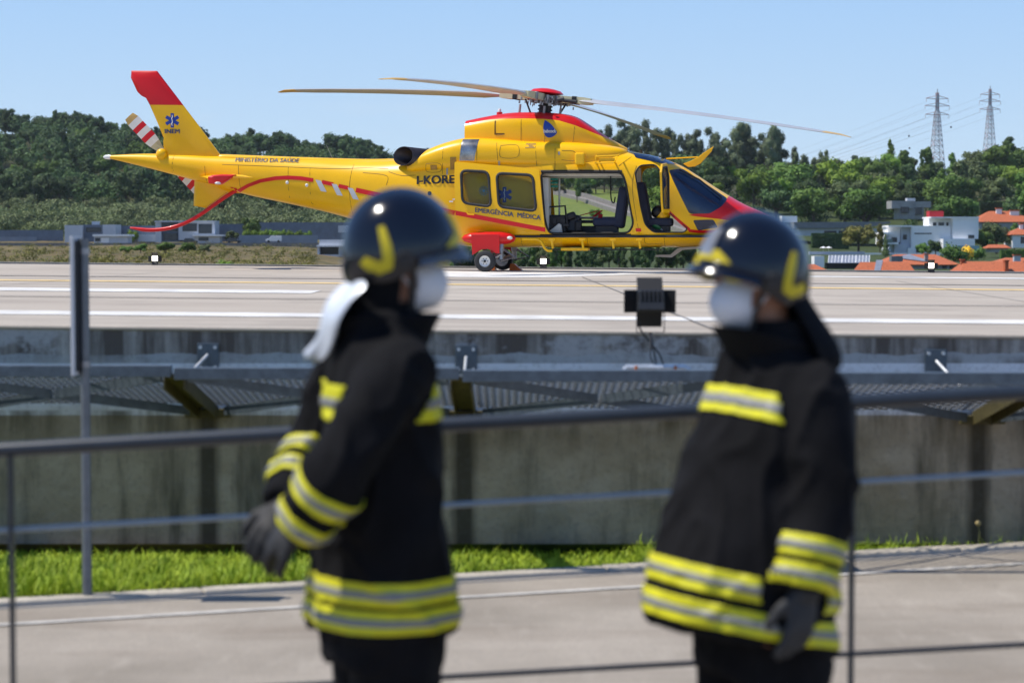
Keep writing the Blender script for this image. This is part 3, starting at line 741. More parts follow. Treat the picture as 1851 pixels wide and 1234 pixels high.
# skyline trees of that hill
SKY_L = [(-30, 186), (5, 184), (40, 200), (62, 222), (85, 205), (105, 194), (140, 190), (165, 200), (200, 214), (240, 222), (270, 228), (310, 222), (345, 214), (372, 228), (400, 246), (430, 236), (458, 228), (490, 236), (515, 231), (545, 250), (575, 247), (600, 238), (630, 234), (660, 248), (690, 262), (712, 282)]
px = -25
while px < 712:
    j = max(i for i in range(len(SKY_L)) if SKY_L[i][0] <= px); j = min(j, len(SKY_L) - 2); f_ = (px - SKY_L[j][0]) / (SKY_L[j + 1][0] - SKY_L[j][0]); yy = SKY_L[j][1] * (1 - f_) + SKY_L[j + 1][1] * f_
    D = rnd.uniform(1130, 1165); h = P(px, yy, D).z - terr(px, D) + rnd.uniform(-2.5, 1)
    tree(px, D, rnd.choice(('round', 'tall', 'round', 'tall', 'euc')) if h > 15 else rnd.choice(('round', 'tall')), 'leaf_dark', max(7, h), '%s tree on the forest skyline %s' % ('tall' if h > 14 else 'low', spot(px, D)), 'skyline trees of the forest', rnd.uniform(.9, 1.3)); px += rnd.uniform(9, 16)
def mass(name, n, sampler, kinds, label, cat, nleaf=170, seed=1, mk='leaf_dark'):
    """one stuff object: many small crowns whose trees nobody could count"""
    rs = np.random.RandomState(seed); V = []
    for i in range(n):
        px, D, h, w = sampler(); x = gx(px, D); z = terr(px, D)
        d = rs.normal(size=(nleaf, 3)); d /= np.linalg.norm(d, axis=1)[:, None]
        r_ = rs.uniform(.6, 1.05, nleaf)[:, None] * (1 + .2 * np.sin(d[:, :1] * 6 + i) * np.cos(d[:, 2:] * 5 + i))
        C = np.array([x, D, z + h * .55]) + d * r_ * np.array([w, w, h * .5]); N = d + rs.normal(scale=.3, size=(nleaf, 3)); N /= np.linalg.norm(N, axis=1)[:, None]
        V.append(quads_np(C, N, max(.16, min(h, w * 2) * .085), rs))
    V = np.concatenate(V); me = bpy.data.meshes.new(name); n4 = len(V) // 4
    me.vertices.add(len(V)); me.vertices.foreach_set('co', V.astype(np.float32).ravel())
    me.loops.add(n4 * 4); me.loops.foreach_set('vertex_index', np.arange(n4 * 4, dtype=np.int32)); me.polygons.add(n4); me.polygons.foreach_set('loop_start', np.arange(0, n4 * 4, 4, dtype=np.int32))
    me.update(); return tag(link_mesh(name, me, M[mk]), label, cat, kind='stuff')
u = rnd.uniform
mass('woodland', 1250, lambda: (u(-1000, 720), u(825, 1190), u(7, 11), u(3, 5.5)), None, 'dense dark woodland covering the hill behind the helicopter tail', 'woodland', 170, 2)
M['leaf_scrub'] = leaf_mat('scrub', (.036, .05, .020), (.125, .15, .06), 0)
mass('scrub', 1450, lambda: (u(-1000, 700), u(632, 835), u(3.0, 6.0), u(2.2, 4.2)), None, 'olive green scrub on the slope between the forest and the low houses', 'scrub', 200, 3, 'leaf_scrub')
mass('dry_bushes', 620, lambda: (u(-700, 570), u(250, 545), u(.4, 1.7), u(.6, 2.2)), None, 'low bushes on the dry grass slope below the houses', 'bushes', 60, 4, 'leaf_brown')
mass('undergrowth', 560, lambda: (u(700, 2400), u(690, 1160), u(3, 8), u(2.5, 5)) , None, 'dark undergrowth beneath the trees of the ridge', 'undergrowth', 130, 5, 'leaf_dark') if False else None
def right_mass():
    while True:
        px, D = u(690, 2500), u(640, 1160)
        if 940 < px < 1180 and D < 790: continue
        if px > 1180 and D < 690: continue
        return px, D, u(3.5, 8), u(2.5, 4.6)
mass('undergrowth', 900, right_mass, None, 'dark mixed undergrowth beneath the trees of the ridge', 'undergrowth', 130, 5, 'leaf_dark')

# eucalyptus ridge in the middle and right
LE, GE = 'tall eucalyptus with thin grey-green crown on the ridge behind the rotor', 'eucalyptus trees on the ridge'
for px in range(765, 1490, 13):
    p = px + rnd.uniform(-8, 8); top = 222 if p > 1090 else 245
    if p < 840: h, D = rnd.uniform(17, 21), 850
    elif p < 1090: h, D = rnd.uniform(19, 23), 840
    else:
        h = rnd.uniform(25, 31); D = rnd.uniform(830, 880)
        if 1325 < p < 1405: h *= 1.13
        if p > 1430: h *= .78
    tree(p, D, 'euc', 'leaf_euc', h, '%s grey-green eucalyptus on the ridge %s' % ('towering' if h > 29 else 'tall' if h > 24 else 'shorter', spot(p, D)), GE, rnd.uniform(.75, 1.05))
# mixed trees on the hillside to the right
LB, GB = 'rounded green tree among many on the wooded slope above the houses', 'broadleaf trees on the slope above the houses'
for D, x0, x1, st, hh in ((960, 1440, 1880, 36, 17), (900, 1250, 1880, 42, 19), (840, 1220, 1880, 48, 19), (770, 1200, 1880, 54, 18), (715, 1250, 1870, 54, 13)):
    px = x0 + rnd.uniform(0, st)
    while px < x1:
        if not (D < 760 and 1590 < px < 1850) and not (D < 790 and 1335 < px < 1400):
            mk = rnd.choice(('leaf_mid', 'leaf_mid', 'leaf_dark', 'leaf_dark', 'leaf_light', 'leaf_olive'))
            tree(px, D + rnd.uniform(-15, 15), rnd.choice(('round', 'round', 'tall')), mk, rnd.uniform(.8, 1.15) * hh, '%s hillside tree %s, %s' % (TONE[mk], spot(px, D), level(D, 740, 800, 890)), GB, rnd.uniform(.95, 1.2))
        px += st * rnd.uniform(.7, 1.3)
for px, D, k, mk, h, w, lab in (
    (1362, 770, 'round', 'leaf_light', 19, 1.0, 'big bright green domed tree below the tallest eucalyptus'),
    (1404, 775, 'round', 'leaf_light', 17, .8, 'bright green tree beside the big domed tree'),
    (1300, 735, 'pine', 'leaf_dark', 15, 1.2, 'dark flat-topped pine just behind the cable cutter of the helicopter'),
    (1470, 690, 'round', 'leaf_mid', 16, 1.25, 'broad dark green oak-like tree above the low grey-roofed house'),
    (1560, 690, 'round', 'leaf_mid', 17, 1.3, 'broad spreading tree left of the grey concrete house'),
    (1730, 690, 'round', 'leaf_mid', 15, 1.35, 'large round tree above the red box of the white house'),
    (1607, 960, 'cone', 'leaf_light', 24, 1.0, 'light green conical tree that peaks above the wooded slope'),
    (1664, 960, 'cone', 'leaf_dark', 18, .7, 'dark pointed conifer left of the nearer pylon'),
    (1680, 965, 'cone', 'leaf_dark', 17, .6, 'dark pointed conifer at the foot of the nearer pylon'),
    (1545, 930, 'round', 'leaf_dark', 17, 1.5, 'wide dark tree on the skyline between rotor tip and conical tree'),
    (1850, 930, 'round', 'leaf_dark', 17, 1.2, 'dark round tree at the crest below the farther pylon'),
    (1822, 960, 'tall', 'leaf_dark', 20, 1.1, 'tall dark tree on the crest beside the farther pylon'),
    (1551, 560, 'round', 'leaf_brown', 9.5, 1.15, 'rusty green tree before the clipped hedge'),
    (1590, 555, 'tall', 'leaf_brown', 9, .7, 'slim rusty tree against the left end of the white house'),
    (1600, 520, 'cone', 'leaf_olive', 6, .9, 'pale green young conifer above the solar panels'),
    (1632, 610, 'tall', 'leaf_light', 8, .8, 'small bright tree under the grey concrete house'),
    (1655, 612, 'round', 'leaf_dark', 5, 1., 'dark bush under the grey concrete house'), (1672, 612, 'round', 'leaf_mid', 6, 1., 'green bush between the grey house and the red box'),
    (1775, 565, 'round', 'leaf_mid', 8, 1., 'leafy tree at the right corner of the white house'), (1800, 580, 'round', 'leaf_olive', 10, 1.1, 'grey-green tree before the right-hand villa'),
    (1833, 590, 'tall', 'leaf_mid', 9, 1., 'tree beside the tiled villa on the right edge'), (1690, 515, 'round', 'leaf_dark', 5.2, 1., 'dark tree before the turquoise garden wall'), (1668, 520, 'round', 'leaf_mid', 4.6, 1., 'tree right of the carport entrance of the white house'),
    (1736, 480, 'shrub', 'leaf_flower', 3.8, 1.2, 'yellow flowering shrub in the garden above the red roof'), (1765, 485, 'shrub', 'leaf_mid', 3.2, 1.1, 'green shrub right of the yellow flowering one'),
    (1725, 470, 'shrub', 'leaf_mid', 4.2, 1.2, 'green shrub below the yellow flowering one'),
    (1043, 690, 'tall', 'leaf_mid', 10.5, .75, 'dark tree at the meadow edge seen through the cabin'), (1075, 585, 'round', 'leaf_mid', 5.2, .85, 'round bush by the valley road seen through the cabin'), (1027, 800, 'cone', 'leaf_dark', 15, .55, 'dark cypress beyond the meadow seen through the cabin'),
    (1196, 640, 'round', 'leaf_light', 13, 1.1, 'light green tree seen through the cockpit opening'), (1182, 700, 'round', 'leaf_mid', 16, 1.1, 'mid green tree seen through the cockpit opening'),
    (1052, 720, 'round', 'leaf_dark', 7, 1.2, 'dark shrubby tree right of the meadow tree'), (1010, 740, 'round', 'leaf_brown', 5, 1.3, 'rusty bush at the top of the meadow')):
    tree(px, D, k, mk, h, lab, None, w)
# trees through the cabin, above the meadow
for px in range(985, 1240, 18): tree(px + u(-6, 6), u(765, 800), rnd.choice(('round', 'tall')), rnd.choice(('leaf_mid', 'leaf_dark', 'leaf_olive')), u(8, 11), 'tree in the belt above the meadow behind the cabin', 'trees above the meadow')
# belt of trees below the platform, seen under the belly
for px in range(820, 1300, 14):
    mk = rnd.choice(('leaf_dark', 'leaf_mid', 'leaf_olive', 'leaf_dark')); tree(px + u(-6, 6), u(285, 330), rnd.choice(('round', 'tall')), mk, u(4.6, 6.6), '%s tree under the belly, %s' % (TONE[mk], 'by the main wheels' if px < 950 else 'around the middle floodlight' if px < 1060 else 'below the cabin steps' if px < 1170 else 'behind the belly antenna'), 'trees beneath the belly', .7)
for px, D, h, mk in ((300, 430, 3.2, 'leaf_mid'), (340, 420, 3.0, 'leaf_mid'), (255, 440, 2.5, 'leaf_mid'), (370, 430, 2.4, 'leaf_olive'), (230, 430, 2.2, 'leaf_mid')):
    tree(px, D, 'round', mk, h, 'dark green bush on the dry slope beyond the sign post', 'bushes on the dry slope', 1.6, name='bush')
tree(410, 250, 'shrub', 'leaf_light', 1.9, 'bright green sapling on the dry slope above the deck edge', None, .9)
for px in (447, 462, 477, 494, 509, 524, 540, 556): tree(px, 575, 'shrub', 'leaf_light', 2.9, 'clipped round bush above the grey wall, %s' % ('left end of the row' if px < 450 else 'right end of the row' if px > 550 else 'left of the white van' if px < 485 else 'above the white van' if px < 512 else 'right of the white van'), 'clipped bushes in a row', .75, 1.8)
tree(240, 585, 'shrub', 'leaf_light', 3.6, 'yellow-green bush beside the garage under the red tail guard', None, .7, .6)
tree(455, 590, 'round', 'leaf_mid', 9, 'leafy tree above the row of clipped bushes', None, .8); tree(420, 590, 'round', 'leaf_olive', 4.5, 'grey-green bush right of the pale modern house', None, 1.2)

# ------------------------------------------------------------------ houses
M['house_white'] = mat('white render', (.84, .84, .84), .8, var=.04, scale=.4); M['house_grey'] = mat('board-marked concrete', (.30, .30, .29), .85, var=.2, scale=.6)
M['house_blue'] = mat('blue-grey cladding', (.13, .16, .21), .7, var=.2, scale=.5); M['house_pale'] = mat('pale render', (.50, .53, .58), .8, var=.08, scale=.4)
M['house_blue2'] = mat('grey-blue render', (.20, .235, .29), .8, var=.12, scale=.4); M['tile'] = mat('terracotta tiles', (.40, .105, .038), .8, var=.25, scale=3, bump=.3, bscale=8); M['roof_grey'] = mat('grey roof', (.17, .18, .19), .7, var=.15, scale=.8)
M['win'] = mat('window glass', (.02, .03, .04), .12, var=.1); M['solar'] = mat('solar glass', (.22, .24, .29), .25, var=.15, scale=1.5); M['red_render'] = mat('red render', (.42, .012, .02), .7)
M['turq'] = mat('turquoise wall', (.22, .38, .42), .8); M['hedge_leaf'] = leaf_mat('hedge', (.012, .028, .010), (.03, .055, .016), 0); M['stone'] = mat('stone wall', (.20, .19, .175), .9, var=.35, scale=1.5, bump=.4, bscale=4)
class House:
    def __init__(s, name, px, D, label, cat='house', ybase=None):
        s.D = D; z = terr(px, D); s.o = empty(name, (gx(px, D), D, z - .2), 0, label, cat)
    def loc(s, x, y, d=0.): return P(x, y, s.D) + Vector((0, d, 0)) - s.o.location
    def block(s, name, m, x0, y0, x1, y1, d0, d1, parent=None):
        a, c = s.loc(x0, y1), s.loc(x1, y0)
        return MB().bb((a.x, d0, a.z), (c.x, d1, c.z)).build(name, m, parent or s.o)
    def window(s, x0, y0, x1, y1, d0=0., frame=True, m=None):
        a, c = s.loc(x0, y1), s.loc(x1, y0)
        w = MB().bb((a.x, d0 - .10, a.z), (c.x, d0 + .05, c.z)).build('window', M['dark'], s.o)
        b = .10; MB().bb((a.x + b, d0 - .14, a.z + b), ((a.x + c.x) / 2 - .04, d0 - .101, c.z - b)).build('pane', m or M['win'], w); MB().bb(((a.x + c.x) / 2 + .04, d0 - .14, a.z + b), (c.x - b, d0 - .101, c.z - b)).build('pane', m or M['win'], w)
    def side_window(s, x, y0, y1, d0, d1, sgn):
        a, c = s.loc(x, y1), s.loc(x, y0)
        MB().bb((a.x - .08, d0, a.z), (a.x + .08, d1, c.z)).build('window', M['win'], s.o)
    def hip(s, name, m, x0, x1, yridge, yeave, d0, d1, inset=.3, over=.5):
        a, c, t = s.loc(x0, yeave), s.loc(x1, yeave), s.loc(x0, yridge); w = (c.x - a.x) * inset; dm = (d0 + d1) / 2
        v = [(a.x - over, d0 - over, a.z), (c.x + over, d0 - over, a.z), (c.x + over, d1 + over, a.z), (a.x - over, d1 + over, a.z), (a.x + w, dm, t.z), (c.x - w, dm, t.z)]
        b = MB().add(v, [(0, 1, 5, 4), (1, 2, 5), (2, 3, 4, 5), (3, 0, 4)]); b.add([(p[0], p[1], a.z - .18) for p in v[:4]], [(3, 2, 1, 0)])
        n0 = len(b.v) - 4; b.f += [(i, (i + 1) % 4, n0 + (i + 1) % 4, n0 + i) for i in range(4)]
        return b.build(name, m, s.o)
# white cubic house
h = House('modern_house', 1680, 560, 'large white cubic house with a red box on its roof', 'house')
h.block('wall', M['house_white'], 1647, 408, 1719, 463, 0, 9); h.block('wall', M['house_white'], 1719.6, 393, 1766, 432, -2, 9.5); h.block('wall', M['house_white'], 1681, 393, 1721, 409, 1.2, 9.2)
h.block('wall', M['house_white'], 1607, 409, 1630, 438, 2, 10); h.block('wall', M['house_pale'], 1630.3, 410, 1647.4, 452, 1.5, 9); h.block('wall', M['house_white'], 1700, 431.7, 1757, 449, -3.5, 6)
h.block('roof_slab', M['house_white'], 1680, 392, 1767, 394.5, -2.3, 9.8); h.block('red_box', M['red_render'], 1684, 381, 1710, 392.3, 3, 7); h.block('roof_slab', M['house_white'], 1605, 407.5, 1648, 410.2, -1, 9.2)
h.block('balcony', M['house_white'], 1588, 420, 1612, 424, -2, 5); h.block('balcony', M['house_white'], 1588, 438, 1622, 441.5, -2, 5); h.block('balcony_post', M['house_white'], 1588, 423.8, 1590, 438.3, -2, 4.5)
h.block('balcony_glass', mat('green balcony glass', (.08, .16, .15), .15), 1590.3, 432, 1611, 438.4, -2.1, -1.95)
h.block('garage', M['house_pale'], 1617, 441.2, 1640, 463, .3, 8); h.block('wall', M['house_white'], 1640.2, 448, 1647.4, 466, -.5, 6)
for w in ((1688, 402, 1694, 408.4), (1698, 402, 1708, 408.4), (1712, 402, 1716, 412)): h.window(*w, d0=1.15)
h.block('window_slot', M['win'], 1653, 421, 1684, 423, -.12, .1); h.window(1747, 425, 1758, 431, d0=-2.05); h.window(1614, 429, 1624, 438, d0=1.95); h.window(1634, 424, 1641, 433, d0=1.45)
h.block('garage_door', M['dark'], 1656, 446, 1668, 460, -.15, .1)
g_ = House('garden_wall', 1740, 545, 'turquoise and white garden wall below the white cubic house', 'wall'); g_.block('wall', M['turq'], 1727, 444, 1770, 461, 0, .4); g_.block('wall', M['house_pale'], 1702, 449, 1727.3, 462, -.1, .35); g_.block('wall', M['house_white'], 1560, 457, 1700, 463, 0, .35)
# grey concrete house above it
h = House('concrete_house', 1645, 640, 'grey board-marked concrete house among the trees', 'house')
h.block('wall', M['house_grey'], 1612, 363, 1652, 377, 0, 9); h.block('wall', M['house_grey'], 1650, 364, 1684, 375, 1, 9); h.block('wall', M['house_grey'], 1625, 376.8, 1655, 396, .8, 8.5); h.block('wall', M['house_grey'], 1655.3, 374.8, 1672, 396, 1.6, 8.8)
h.window(1628, 374, 1643, 385, d0=-.02); h.window(1653, 375, 1668, 388, d0=.98); h.block('roof_light', M['house_pale'], 1642, 358, 1657, 363.3, 2, 5)
# long low house with grey monopitch roof
h = House('low_house', 1525, 620, 'long low white house under a flat grey roof behind the clipped hedge', 'house')
h.block('wall', M['house_pale'], 1440, 413, 1606, 426, 0, 10); 
a, c = h.loc(1440, 413), h.loc(1608, 404)
MB().prism([(a.x - 1, -1.2, a.z), (c.x - 8, -1.2, a.z + .15), (c.x, -1.2, c.z + .1), (c.x, -1.2, c.z + .55), (a.x - 1, -1.2, c.z + .4)], (0, 12, 0)).build('roof', M['roof_grey'], h.o)
for w in ((1490, 417, 1512, 425), (1516, 417, 1537, 425), (1551, 415, 1560, 423), (1586, 415, 1604, 425)): h.window(*w)
h.block('wall', M['house_white'], 1418, 390, 1446, 402, 6, 12)
# clipped hedge
def hedge(name, px, D, x0, y0, x1, y1, depth, label, mk='hedge_leaf'):
    a, c = P(x0, y1, D), P(x1, y0, D); rs = np.random.RandomState(8); n = int((c.x - a.x) * (c.z - a.z) * 14 + 200)
    C = np.stack([rs.uniform(a.x, c.x, n), np.where(rs.rand(n) < .7, D, D + rs.rand(n) * depth), rs.uniform(a.z, c.z, n)], 1); top = rs.rand(n) < .25; C[top, 2] = c.z; C[top, 1] = D + rs.rand(top.sum()) * depth
    N = np.tile(np.array([0, -1., .3]), (n, 1)) + rs.normal(scale=.6, size=(n, 3)); N /= np.linalg.norm(N, axis=1)[:, None]; V = quads_np(C, N, .22, rs).tolist()
    b = MB(); b.v = [tuple(p) for p in V]; b.f = [(4 * i, 4 * i + 1, 4 * i + 2, 4 * i + 3) for i in range(n)]; b.bb((a.x, D + .08, a.z - 1), (c.x, D + depth, c.z - .06)); tag(b.build(name, M[mk]), label, 'hedge')
hedge('hedge', 0, 590, 1468, 422, 1535, 456, 2.5, 'tall dark clipped hedge before the long low house')
hedge('hedge', 0, 650, 1772, 365, 1812, 384, 2, 'dark clipped hedge above the tiled villa')
hedge('hedge', 0, 500, 1810, 452, 1856, 464, 2, 'low green hedge on the right below the villa', 'leaf_mid')
# villas with tiled roofs
def villa(px, D, label, x0, x1, yr, ye, yb, depth=9, chim=(), wins=(), wm='house_pale', inset=.28):
    h = House('villa', px, D, label, 'house'); h.block('wall', M[wm], x0 + 2, ye, x1 - 2, yb, 0, depth); r_ = h.hip('roof', M['tile'], x0, x1, yr, ye, 0, depth, inset)
    for (cx, cy0, cy1, w, dd_, m_) in chim: 
        o = h.block('chimney', M[m_], cx - w, cy0, cx + w, cy1, dd_, dd_ + 1.1, r_); h.block('chimney_cap', M['tile'], cx - w - 1, cy0 - 2, cx + w + 1, cy0 + .2, dd_ - .2, dd_ + 1.3, r_)
    for w in wins: h.window(*w)
    return h
villa(1805, 640, 'villa with a wide orange tiled roof on the slope right of the white house', 1768, 1870, 381, 401, 414, 14, ((1813, 377, 390, 5, 5, 'house_white'), (1840, 381, 390, 8, 4, 'house_white')), ((1775, 403, 1784, 411), (1795, 403, 1806, 411)), 'house_grey')
villa(1858, 575, 'white porch villa with tiled roof cut by the photo edge', 1828, 1900, 412, 424, 448, 10, ((1853, 405, 416, 3, 4, 'house_white'),), ((1845, 428, 1860, 440),), 'house_white')
v1 = villa(1690, 400, 'long house with orange roof and dark solar strip behind the lit floodlight', 1600, 1730, 460, 478, 492, 12, ((1677, 460, 470, 3, 1, 'house_grey'),), ((1703, 480, 1712, 490), (1716, 480, 1724, 490)), 'house_grey', .22)
a, c = v1.loc(1640, 464), v1.loc(1680, 474); MB().add([(a.x - 1.8, 3.4, a.z - .5), (c.x - .6, 0.9, c.z - .2), (c.x + .6, .9, c.z - .2), (a.x + 1.2, 4.2, a.z + .15)], [(0, 1, 2, 3)]).build('solar_strip', M['solar'], v1.o).location.z = .35
villa(1600, 330, 'house with bright orange roof and a slanted skylight above the deck edge', 1555, 1655, 474, 500, 512, 7, (), (), 'house_pale', .06)
sk = House('skylight', 1600, 328, 'slanted glass skylight box on the orange roof', 'skylight'); a, c = sk.loc(1580, 494), sk.loc(1600, 474); MB().prism([(a.x, 0, a.z), (a.x + 1.0, 0, a.z), (c.x + .2, 3, c.z), (c.x - .9, 3, c.z)], (0, 0, .35)).build('skylight_glass', M['solar'], sk.o); 
villa(1800, 300, 'house with a broad orange roof and two chimneys at the right edge', 1738, 1880, 473, 500, 512, 10, ((1753, 471, 478, 3, 4.5, 'tile'), (1823, 472, 494, 3.2, 1.0, 'tile')), (), 'house_pale', .12)
villa(1838, 420, 'small house with white chimney behind the broad orange roof', 1812, 1880, 466, 474, 486, 8, ((1837, 462, 474, 6, -1, 'house_pale'),), (), 'house_pale', .2)
villa(1472, 300, 'orange tiled roof half hidden behind the right firefighter helmet', 1420, 1506, 478, 496, 508, 9, (), (), 'house_pale', .3)
villa(1812, 520, 'small tiled shed roof in the garden right of the white house', 1788, 1824, 442, 448, 456, 5, (), (), 'house_grey', .1)
villa(965, 420, 'red roofed house glimpsed between trees under the helicopter belly', 956, 986, 457, 463, 475, 8, (), (), 'house_pale', .2)
h = House('greenhouse', 1530, 360, 'low building with three rows of pale solar panels', 'building'); h.block('wall', M['house_white'], 1472, 463, 1490, 483, 0, 4); h.block('wall', M['dark'], 1497, 475, 1572, 486, 1, 4); h.block('wall', M['house_pale'], 1470, 455, 1572, 460.5, 5, 6)
for k in range(3):
    a, c = h.loc(1497 + 25 * k, 475), h.loc(1521.5 + 25 * k, 461.5); b = MB().add([(a.x, 0, a.z), (c.x, 0, a.z), (c.x + .6, 3, c.z), (a.x + .6, 3, c.z), (a.x, 0, a.z - .1), (c.x, 0, a.z - .1), (c.x + .6, 3, c.z - .1), (a.x + .6, 3, c.z - .1)], [(0, 1, 2, 3), (0, 4, 5, 1), (1, 5, 6, 2), (2, 6, 7, 3), (3, 7, 4, 0)]); p_ = b.build('solar_panel', M['solar'], h.o)
    fr_ = MB()
    for t in range(5): xx = a.x + (c.x - a.x) * t / 4; fr_.tube([(xx, -.01, a.z + .03), (xx + .6, 3, c.z + .03)], .05, 4)
    fr_.build('panel_frame', M['house_white'], p_)
h.block('chimney', M['roof_grey'], 1615, 463, 1636, 473, 2, 4)
# parasols
for px in (1488, 1498):
    p = P(px, 455.5, 570); e = empty('parasol', p, 0, 'open white parasol before the hedge, %s of the pair' % ('nearer the dark hedge corner' if px == 1488 else 'nearer the rusty tree'), 'parasol', 'white parasols')
    MB().tube([(0, 0, -.6), (0, 0, 1.4)], .05, 6).build('pole', M['white'], e); MB().tube([(0, 0, 1.15), (0, 0, 1.55)], [1.0, .05], 12).build('canopy', M['house_white'], e)
# cars
def car(px, y, D, m_, label, van=False, rz_=0.):
    p = P(px, y, D); e = empty('van' if van else 'car', p, rz_, label, 'van' if van else 'car'); L, W_, H_ = (4.4, 1.8, 1.8) if van else (4.2, 1.7, 1.45)
    prof = [(-L / 2, .35), (-L / 2 + .05, H_ * .93), (-L / 2 + .3, H_), (L * .12, H_), (L * .28, H_ * .62), (L / 2 - .1, H_ * .5), (L / 2, .35)] if van else [(-L / 2, .35), (-L / 2, .8), (-L * .33, H_), (L * .08, H_), (L * .26, .85), (L / 2 - .1, .7), (L / 2, .35)]
    MB().prism([(x, -W_ / 2, z) for x, z in prof], (0, W_, 0)).build('body', m_, e, None, .06)
    for sx_ in (-.31, .31):
        for sy_ in (-1, 1): MB().cyl((L * sx_, sy_ * (W_ / 2 - .12), .32), (L * sx_, sy_ * (W_ / 2 + .02), .32), .32, 12).build('wheel', M['rubber'], e)
    MB().bb((-L * .02 if van else -L * .28, -W_ / 2 - .02, H_ * .62), (L * .18, -W_ / 2 + .02, H_ * .9)).build('side_window', M['win'], e)
    return e
M['car_white'] = mat('white car paint', (.75, .76, .78), .25, coat=.6); M['car_dark'] = mat('dark car paint', (.02, .022, .03), .25, coat=.6)
car(495, 438.3, 560, M['car_white'], 'white van parked on the road before the long grey wall', True, math.pi)
car(345, 440, 560, M['car_dark'], 'dark car parked by the pale modern house'); car(423, 439.5, 562, M['car_dark'], 'dark car parked right of the pale modern house')
car(1602, 456.5, 545, M['car_white'], 'white car in front of the white cubic house', False, R(70))
# left-hand houses
h = House('flat_roofed_house', 160, 580, 'white and dark flat-roofed house beyond the sign post', 'house'); h.block('wall', M['house_pale'], 117, 407, 149, 438, 0, 9); h.block('wall', M['house_blue'], 149.3, 406, 185, 437, 1.5, 9); h.block('wall', M['house_pale'], 185.3, 406, 208, 430, .5, 9); h.window(154, 411, 181, 419, d0=1.45); h.block('roof_light', M['house_pale'], 162, 400, 174, 406.4, 3, 5)
h = House('garage_house', 200, 565, 'low white garage with a long pale roof edge', 'garage'); h.block('wall', M['house_pale'], 170, 427, 230, 447, 0, 7); h.block('roof_slab', M['house_white'], 168, 423.5, 234, 427.3, -.6, 7.5); h.block('garage_door', M['house_white'], 183, 430, 197, 446.8, -.1, .05); h.window(172, 430, 181, 436)
h = House('glass_house', 335, 585, 'pale modern two-storey house with large glass fronts', 'house'); h.block('wall', M['house_pale'], 281, 401, 291, 438, 0, 9); h.block('wall', M['house_pale'], 323, 401, 388, 434, 0, 9); h.block('roof_slab', M['house_pale'], 280, 399, 388.5, 401.5, -.5, 9.3); h.block('wall', M['house_blue'], 291.3, 402, 323, 437, 1, 9)
for w in ((330, 404, 356, 418), (359, 405, 383, 422)): h.window(*w)
h.window(294, 405, 320, 418, d0=.95); h.window(294, 421, 320, 434, d0=.95); h.block('roof_slab', M['house_white'], 352, 424, 406, 427, -4, 2); h.block('wall', M['house_pale'], 358, 427.2, 400, 439, -3, 2); h.window(362, 429, 380, 435, d0=-3.05); h.block('wall', M['house_pale'], 248, 424, 281, 437, 1, 6)
h = House('balcony_house', 610, 480, 'narrow pale house with an open balcony at the left firefighter helmet', 'house'); h.block('wall', M['house_pale'], 577, 433, 660, 443, 0, 8); h.block('wall', M['house_blue'], 576, 462, 660, 480, 0, 8); h.block('roof_slab', M['house_white'], 573, 443, 660, 446, -1, 8); h.block('wall', M['house_pale'], 574, 446, 578, 462, -.5, 8); h.block('wall', M['win'], 578.3, 446, 612, 462, 3, 8); h.block('balcony', M['house_pale'], 573, 460, 660, 464, -1, 8); h.block('wall', M['house_pale'], 612.3, 446, 660, 462, 0, 8); h.block('wall', M['house_pale'], 572, 404, 604, 418, 60, 66)
for (D, x0, y0, x1, y1, lab, m_) in ((605, -60, 416, 114, 441, 'long blue-grey wall left of the flat-roofed house', 'house_blue'), (600, 389, 405, 446, 436, 'blue-grey screen wall right of the pale modern house', 'house_blue'), (570, 432, 425, 574, 441, 'long grey retaining wall behind the white van', 'house_pale'), (610, 446, 402, 640, 424, 'dark blue-grey wall above the clipped bushes', 'house_blue'),
                                 (556, -60, 439, 580, 450, 'low dark stone wall along the road at the top of the dry slope', 'stone'), (590, 208, 408, 282, 437, 'blue-grey wall between the two flat-roofed houses', 'house_blue'), (600, -60, 428, 66, 440, 'pale fence panel before the long blue-grey wall', 'house_pale')):
    a, c = P(x0, y1, D), P(x1, y0, D); b = MB().bb((a.x, D, a.z - 1.5), (c.x, D + .35, c.z)); o = b.build('garden_wall', M[m_] if m_ != 'house_pale' else M['house_blue2'] if 'house_blue2' in M else M[m_]); tag(o, lab, 'wall')
# valley road with parapet seen through the cabin
M['road_far'] = mat('distant road', (.22, .20, .19), .9)
vr = MB(); q = []; 
for px, D in ((900, 800), (960, 772), (1003, 738), (1060, 692), (1110, 657), (1180, 615), (1260, 570)):
    for k in (0, 6): q.append((gx(px, D + k * 3), D + k * 3, terr(px, D + k * 3) + .9))
vr.add(q, [(2 * i, 2 * i + 2, 2 * i + 3, 2 * i + 1) for i in range(6)]); tag(vr.build('valley_road', M['road_far']), kind='structure')
pw = MB()
for i in range(6): a, c = Vector(q[2 * i + 1]), Vector(q[2 * i + 3]); pw.bar(a + Vector((0, .5, .4)), c + Vector((0, .5, .4)), .4, 2.2)
tag(pw.build('parapet_wall', M['stone']), 'stone parapet wall along the valley road seen through the cabin', 'wall')
pw = MB()
for i in range(6): a, c = Vector(q[2 * i]), Vector(q[2 * i + 2]); pw.bar(a + Vector((0, -.5, -.6)), c + Vector((0, -.5, -.6)), .4, 2.0)
tag(pw.build('road_wall', M['stone']), 'lower stone wall carrying the valley road seen through the cabin', 'wall')
a, c = P(1345, 372, 760), P(1404, 358, 760)
